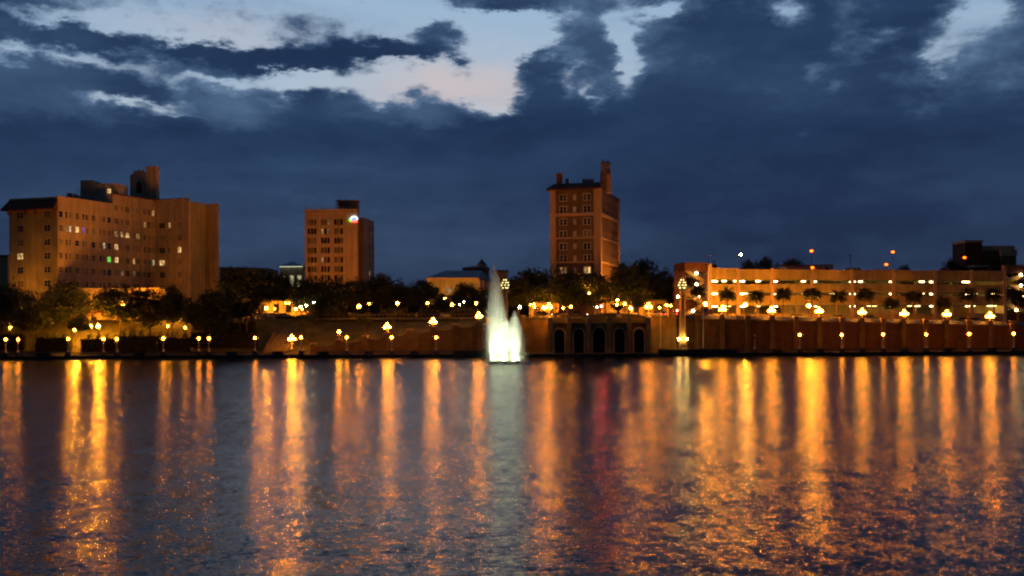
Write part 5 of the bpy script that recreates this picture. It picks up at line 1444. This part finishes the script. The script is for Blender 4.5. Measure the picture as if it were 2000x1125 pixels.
# ------------------------------------------------------------------ cars
def car_parts():
    prof = [(-2.2, .35), (-2.22, .8), (-2.1, .95), (-1.2, 1.02), (1.25, 1.0), (2.05, .86), (2.2, .6), (2.2, .35)]
    cab = [(-1.75, 1.0), (-1.35, 1.42), (.35, 1.45), (1.15, 1.0)]
    def ext(pr, w0, w1):
        mb = MB(); n = len(pr)
        zm = max(p[1] for p in pr); zn = min(p[1] for p in pr)
        wd = lambda z: w0 + (w1 - w0) * (z - zn) / (zm - zn)
        vs = [(p[0], -wd(p[1]), p[1]) for p in pr] + [(p[0], wd(p[1]), p[1]) for p in pr]
        return mb.add(vs, [tuple(range(n)), tuple(range(n, 2 * n))[::-1]] + [(i, n + i, n + (i + 1) % n, (i + 1) % n) for i in range(n)])
    wh = MB()
    return ext(prof, .9, .86), ext(cab, .80, .62)
bodyMB, cabMB = car_parts()
wheel = MB().tube((0, -.11, 0), (0, .11, 0), .33, .33, 12).mesh('wheel', M['tyre'])
cabmesh = cabMB.mesh('cabin_glass', glass('car_glass', (.02, .02, .025), .1))
roofm = {}
def light_mesh(m): return MB().box(-.05, .05, -.18, .18, -.08, .08).mesh('lamp', m)
hl, tl, ul = light_mesh(M['head']), light_mesh(M['tail']), light_mesh(mat('lamp_glass_off', (.35, .3, .28), .3))
rimm = MB().tube((0, -.125, 0), (0, .125, 0), .19, .19, 10).mesh('rim', M['metal'])
def car(px, Y, rz, col, label, state='off', zb=None, s=1.0):
    p = P(px, 610, Y); zg = zb if zb is not None else zstreet(p.x) + .03
    t = thing('parked_car', (p.x, Y, zg), label, 'car', 'cars on the street')
    t.rotation_euler = (0, 0, rz); t.scale = (s, s, s)
    k = tuple(col)
    if k not in roofm:
        pm = glass('car_paint_%d' % len(roofm), col, .3, .5)
        roofm[k] = (bodyMB.mesh('body', pm), MB().box(-1.3, .3, -.6, .6, 1.43, 1.48).mesh('roof', pm))
    inst('body', roofm[k][0], t); inst('cabin_glass', cabmesh, t); inst('roof', roofm[k][1], t)
    for wx in (-1.35, 1.38):
        for wy in (-.82, .82):
            w_ = inst('wheel', wheel, t, (wx, wy, .33)); inst('rim', rimm, w_)
    for wy in (-.6, .6):
        inst('headlight', hl if state == 'head' else ul, t, (2.2, wy, .68)); inst('tail_light', tl if state == 'tail' else ul, t, (-2.2, wy, .75))
CARS = [(508, 285, .9, (.25, .3, .42), 'blue grey car parked right of the tall palm', 'off', None), (521, 287, .9, (.05, .06, .09), 'dark car parked left of the tallest palm', 'off', None), (534, 286, .8, (.3, .32, .36), 'silver car parked at the tallest palm', 'off', None),
        (556, 288, .2, (.35, .35, .38), 'pale car parked under the trees below the pavilion', 'off', None),
        (690, 288, 0, (.5, .5, .5), 'white car left of the tall lamp above the lawn', 'off', None), (716, 288, 3.14, (.08, .03, .03), 'dark red car right of the tall lamp above the lawn', 'off', None), (748, 288.5, 0, (.06, .06, .07), 'black car between the two tall lamps above the lawn', 'off', None),
        (812, 289, 0, (.4, .4, .4), 'silver car at the left corner of the cream hall', 'off', None), (867, 290, 1.2, (.3, .3, .3), 'grey car with headlights before the cream hall', 'head', None),
        (1060, 274, .1, (.06, .06, .07), 'black car left of the first arch', 'head', None), (1095, 275, 3.0, (.10, .05, .03), 'brown car over the first arch', 'off', None), (1130, 275, -.1, (.05, .05, .06), 'black car over the second arch', 'head', None),
        (1282, 280, 1.5, (.4, .35, .3), 'pale car left of the lantern column', 'head', None), (1318, 281, 1.4, (.3, .04, .04), 'red car with tail lights by the lantern column', 'tail', None), (1326, 283.8, 1.5, (.1, .1, .1), 'dark car with tail lights behind the lantern column', 'tail', None),
        (1295, 282.5, 1.5, (.3, .3, .3), 'grey car with tail lights left of the lantern column', 'tail', None),
        (1880, 275, .1, (.03, .03, .03), 'black car before the right end of the garage', 'off', None), (1905, 276, .1, (.06, .05, .05), 'dark car right of the black one before the garage', 'off', None), (1560, 276, 0, (.25, .25, .25), 'grey car behind the wall before the middle of the garage', 'off', None),
        (1700, 277, 0, (.06, .06, .07), 'dark car behind the wall under the seventh palm', 'off', None), (1640, 277, 0, (.3, .28, .25), 'pale car behind the wall under the sixth palm', 'off', None)]
for c in CARS: car(*c)
# cars on the garage decks
for (px, zb, rz, col, lab) in ((1543, 16.83, 0, (.5, .25, .1), 'car on the upper garage deck behind the third bay'), (1560, 13.48, 0, (.2, .2, .2), 'car on the middle garage deck behind the fourth bay'), (1720, 16.83, 0, (.4, .4, .4), 'silver car on the upper garage deck in the fifth bay')):
    u = gu(px); q = gp_(u, 4.5); car(px, q.y, grz + rz, col, lab, 'off', zb + GO)

# ------------------------------------------------------------------ fountain
FY = F * CAMH / (709.5 - HZ)
fb = P(985, 709.5, FY); fc = Vector((P(966, 700, FY).x, FY, 0))
fo = thing('fountain', (fc.x, FY, 0), 'tall glowing white fountain plume rising from the lake', 'fountain')
def spray_mat(name, dens, streak, seed, pw, shear):
    m = bpy.data.materials.new(name); m.use_nodes = True
    nt = m.node_tree; nt.nodes.clear(); L = nt.links
    o = nt.nodes.new('ShaderNodeOutputMaterial'); v = nt.nodes.new('ShaderNodeVolumePrincipled')
    v.inputs['Color'].default_value = (.97, .99, .96, 1); v.inputs['Anisotropy'].default_value = .1
    L.new(v.outputs[0], o.inputs['Volume'])
    t = nt.nodes.new('ShaderNodeTexCoord'); sp = nt.nodes.new('ShaderNodeSeparateXYZ'); L.new(t.outputs['Object'], sp.inputs[0])
    def mm(op, a, b=None, c=None, clamp=False):
        n = nt.nodes.new('ShaderNodeMath'); n.operation = op; n.use_clamp = clamp
        for i, x in enumerate((a, b, c)):
            if x is None: continue
            if isinstance(x, bpy.types.NodeSocket): L.new(x, n.inputs[i])
            else: n.inputs[i].default_value = x
        return n.outputs[0]
    z = sp.outputs[2]                                # 0..1 up the plume
    sx_ = mm('SUBTRACT', sp.outputs[0], mm('MULTIPLY', z, shear))
    r = mm('SQRT', mm('ADD', mm('MULTIPLY', sx_, sx_), mm('MULTIPLY', sp.outputs[1], sp.outputs[1])))
    R = mm('POWER', mm('SUBTRACT', 1.0, z, None, True), pw)
    q = mm('SUBTRACT', 1.0, mm('DIVIDE', r, mm('MAXIMUM', R, .02)), None, True)
    mp = nt.nodes.new('ShaderNodeMapping'); mp.inputs['Scale'].default_value = (streak * 1.7, streak * 1.7, 1.5); mp.inputs['Location'].default_value = (seed, seed * 2, 0)
    L.new(t.outputs['Object'], mp.inputs[0])
    n = nt.nodes.new('ShaderNodeTexNoise'); n.inputs['Scale'].default_value = 1.0; n.inputs['Detail'].default_value = 4; n.inputs['Roughness'].default_value = .6; L.new(mp.outputs[0], n.inputs['Vector'])
    nf = mm('MULTIPLY', mm('SUBTRACT', n.outputs['Fac'], .36, None, True), 5.5)
    d = mm('MULTIPLY', mm('MULTIPLY', mm('POWER', q, .8), nf), mm('DIVIDE', dens, mm('ADD', R, .12)))
    L.new(d, v.inputs['Density'])
    return m
def plume(px0, px1, pxt, ytop, ybot, Y, dens, seed, name, pw, depth=1.0):
    zb, zt = 0.0, P(pxt, ytop, Y).z
    xb = (P(px0, ybot, Y).x + P(px1, ybot, Y).x) / 2; R = (P(px1, ybot, Y).x - P(px0, ybot, Y).x) / 2
    prof = [(max(.02, (1 - k / 10) ** pw) * 1.04, k / 10) for k in range(11)]
    prof[0] = (1.04, 0.0)
    shear = (P(pxt, ytop, Y).x - xb) / R
    me = MB().lathe(prof, 20).mesh(name, spray_mat('spray_' + str(seed), dens, 4.0, seed, pw, shear))
    for vtx in me.vertices: vtx.co.x += shear * vtx.co.z        # the tip stands off centre
    return inst(name, me, fo, (xb - fc.x, Y - FY, 0.02), 0, (R, R * depth, zt))
plume(946, 1006, 964, 516, 710, FY, .50, 3, 'main_plume', .58)
plume(984, 1033, 1005, 606, 710, FY + .8, .40, 9, 'side_plume', .55)
plume(944, 1036, 990, 624, 710, FY + .3, .15, 15, 'low_spray', .5)
plume(934, 1046, 990, 688, 710, FY + .2, .22, 21, 'splash_mist', .5)
lens = MB().lathe([(.40, .20), (.38, .24), (.02, .26)], 12).mesh('lens', emis('fountain_lamp', (.88, 1.0, .58), 120))
can = MB().lathe([(.30, -.2), (.46, 0), (.46, .34), (.41, .34), (.41, .19), (.02, .18)], 12).mesh('lamp_housing', M['iron'])
fcx = P(982, 709, FY).x
for (px, oy_, k, tx, ty_) in ((962, -2.4, 1.2, .03, -.14), (986, -2.8, 1.1, .0, -.16), (1010, -2.2, 1.0, -.04, -.14), (976, 2.8, 1.3, 0, .15), (1002, 2.6, 1.0, 0, .15)):
    x = P(px, 703, FY).x
    o = inst('lamp_housing', can, fo, (x - fc.x, oy_, .10), 0, (k, k, k)); o.rotation_euler = (ty_, tx, 0)
    inst('lens', lens, o)
    sd_ = bpy.data.lights.new('fountain_spot', 'SPOT')
    sd_.energy = 15000 * k; sd_.spot_size = math.radians(50); sd_.spot_blend = .7; sd_.color = (.90, 1.0, .66); sd_.shadow_soft_size = .25
    so = bpy.data.objects.new('fountain_spot', sd_); COL.objects.link(so); so.parent = o
    so.location = (0, 0, .32); so.rotation_euler = (math.pi, 0, 0)
fx0, fx1 = P(947, 709, FY).x, P(1028, 709, FY).x
MB().lathe([(3.4, -.25), (3.5, -.05), (3.3, .05), (3.0, .06)], 20, ((fx0 + fx1) / 2, FY, .02)).build('float_ring', M['iron'], fo)
# fine drops thrown off the plume
rng = np.random.default_rng(4)
n = 9000
zz = rng.uniform(0, 1, n) ** 1.3; ang = rng.uniform(0, 6.28, n)
which = rng.random(n) < .6
x0 = np.where(which, P(967, 700, FY).x, P(1006, 700, FY).x); H = np.where(which, P(965, 528, FY).z, P(1006, 618, FY).z)
Rr = 2.9 * (1 - zz) ** .55 * rng.uniform(.2, 1.25, n)
p = np.stack([x0 + np.cos(ang) * Rr, FY + np.sin(ang) * Rr, zz * H + .05], 1)
u = rng.normal(size=(n, 3)) * np.array([.5, .5, 1.6]); u /= np.linalg.norm(u, axis=1)[:, None]
w = np.cross(u, rng.normal(size=(n, 3))); w /= np.linalg.norm(w, axis=1)[:, None]
s = rng.uniform(.012, .035, n)[:, None]
v = np.stack([p - u * s * 1.8, p + w * s, p + u * s * 1.8, p - w * s], 1).reshape(-1, 3) - np.array([fc.x, FY, 0])
me = bpy.data.meshes.new('drops'); me.from_pydata(v.tolist(), [], np.arange(n * 4).reshape(n, 4).tolist())
me.materials.append(glass('water_drops', (.8, .82, .8), .2, .5))
tag(inst('drops', me, fo), kind='stuff')

# churned white water round the foot of the plume
n = 1400
rr_ = np.sqrt(rng.uniform(.15, 1, n)) * 5.2; an_ = rng.uniform(0, 6.28, n)
pc = np.stack([(fx0 + fx1) / 2 + np.cos(an_) * rr_, FY + np.sin(an_) * rr_, rng.uniform(.02, .12, n)], 1)
da = rng.uniform(0, 6.28, n); ss = rng.uniform(.04, .16, n)
ux = np.stack([np.cos(da) * ss, np.sin(da) * ss, np.zeros(n)], 1); vx = np.stack([-np.sin(da) * ss * .6, np.cos(da) * ss * .6, rng.uniform(.01, .06, n)], 1)
v = np.stack([pc - ux, pc - vx, pc + ux, pc + vx], 1).reshape(-1, 3) - np.array([fc.x, FY, 0])
me = bpy.data.meshes.new('foam'); me.from_pydata(v.tolist(), [], np.arange(n * 4).reshape(n, 4).tolist()); me.materials.append(mat('foam', (.7, .72, .7), .8, .1))
tag(inst('foam', me, fo), kind='stuff')

# ------------------------------------------------------------------ duck on the lake
d0 = P(254, 766, F * CAMH / (766 - 3.7 - HZ))
dk = thing('duck', (d0.x, d0.y, 0), 'small dark duck floating on the lake at left', 'duck')
mb_ = MB(); prof = [(-.24, .10, .02), (-.18, .09, .07), (-.05, .07, .11), (.08, .07, .10), (.14, .12, .06), (.15, .19, .045), (.17, .24, .05), (.22, .245, .035), (.28, .235, .012)]
nn = 8; vs = []; fs = []
for (x, z, r_) in prof: vs += [(d0.x + x, d0.y + r_ * .8 * math.cos(2 * math.pi * i / nn), z + r_ * math.sin(2 * math.pi * i / nn)) for i in range(nn)]
for k in range(len(prof) - 1): fs += [(k * nn + i, k * nn + (i + 1) % nn, (k + 1) * nn + (i + 1) % nn, (k + 1) * nn + i) for i in range(nn)]
mb_.add(vs, fs).build('body', M['iron'], dk, True)
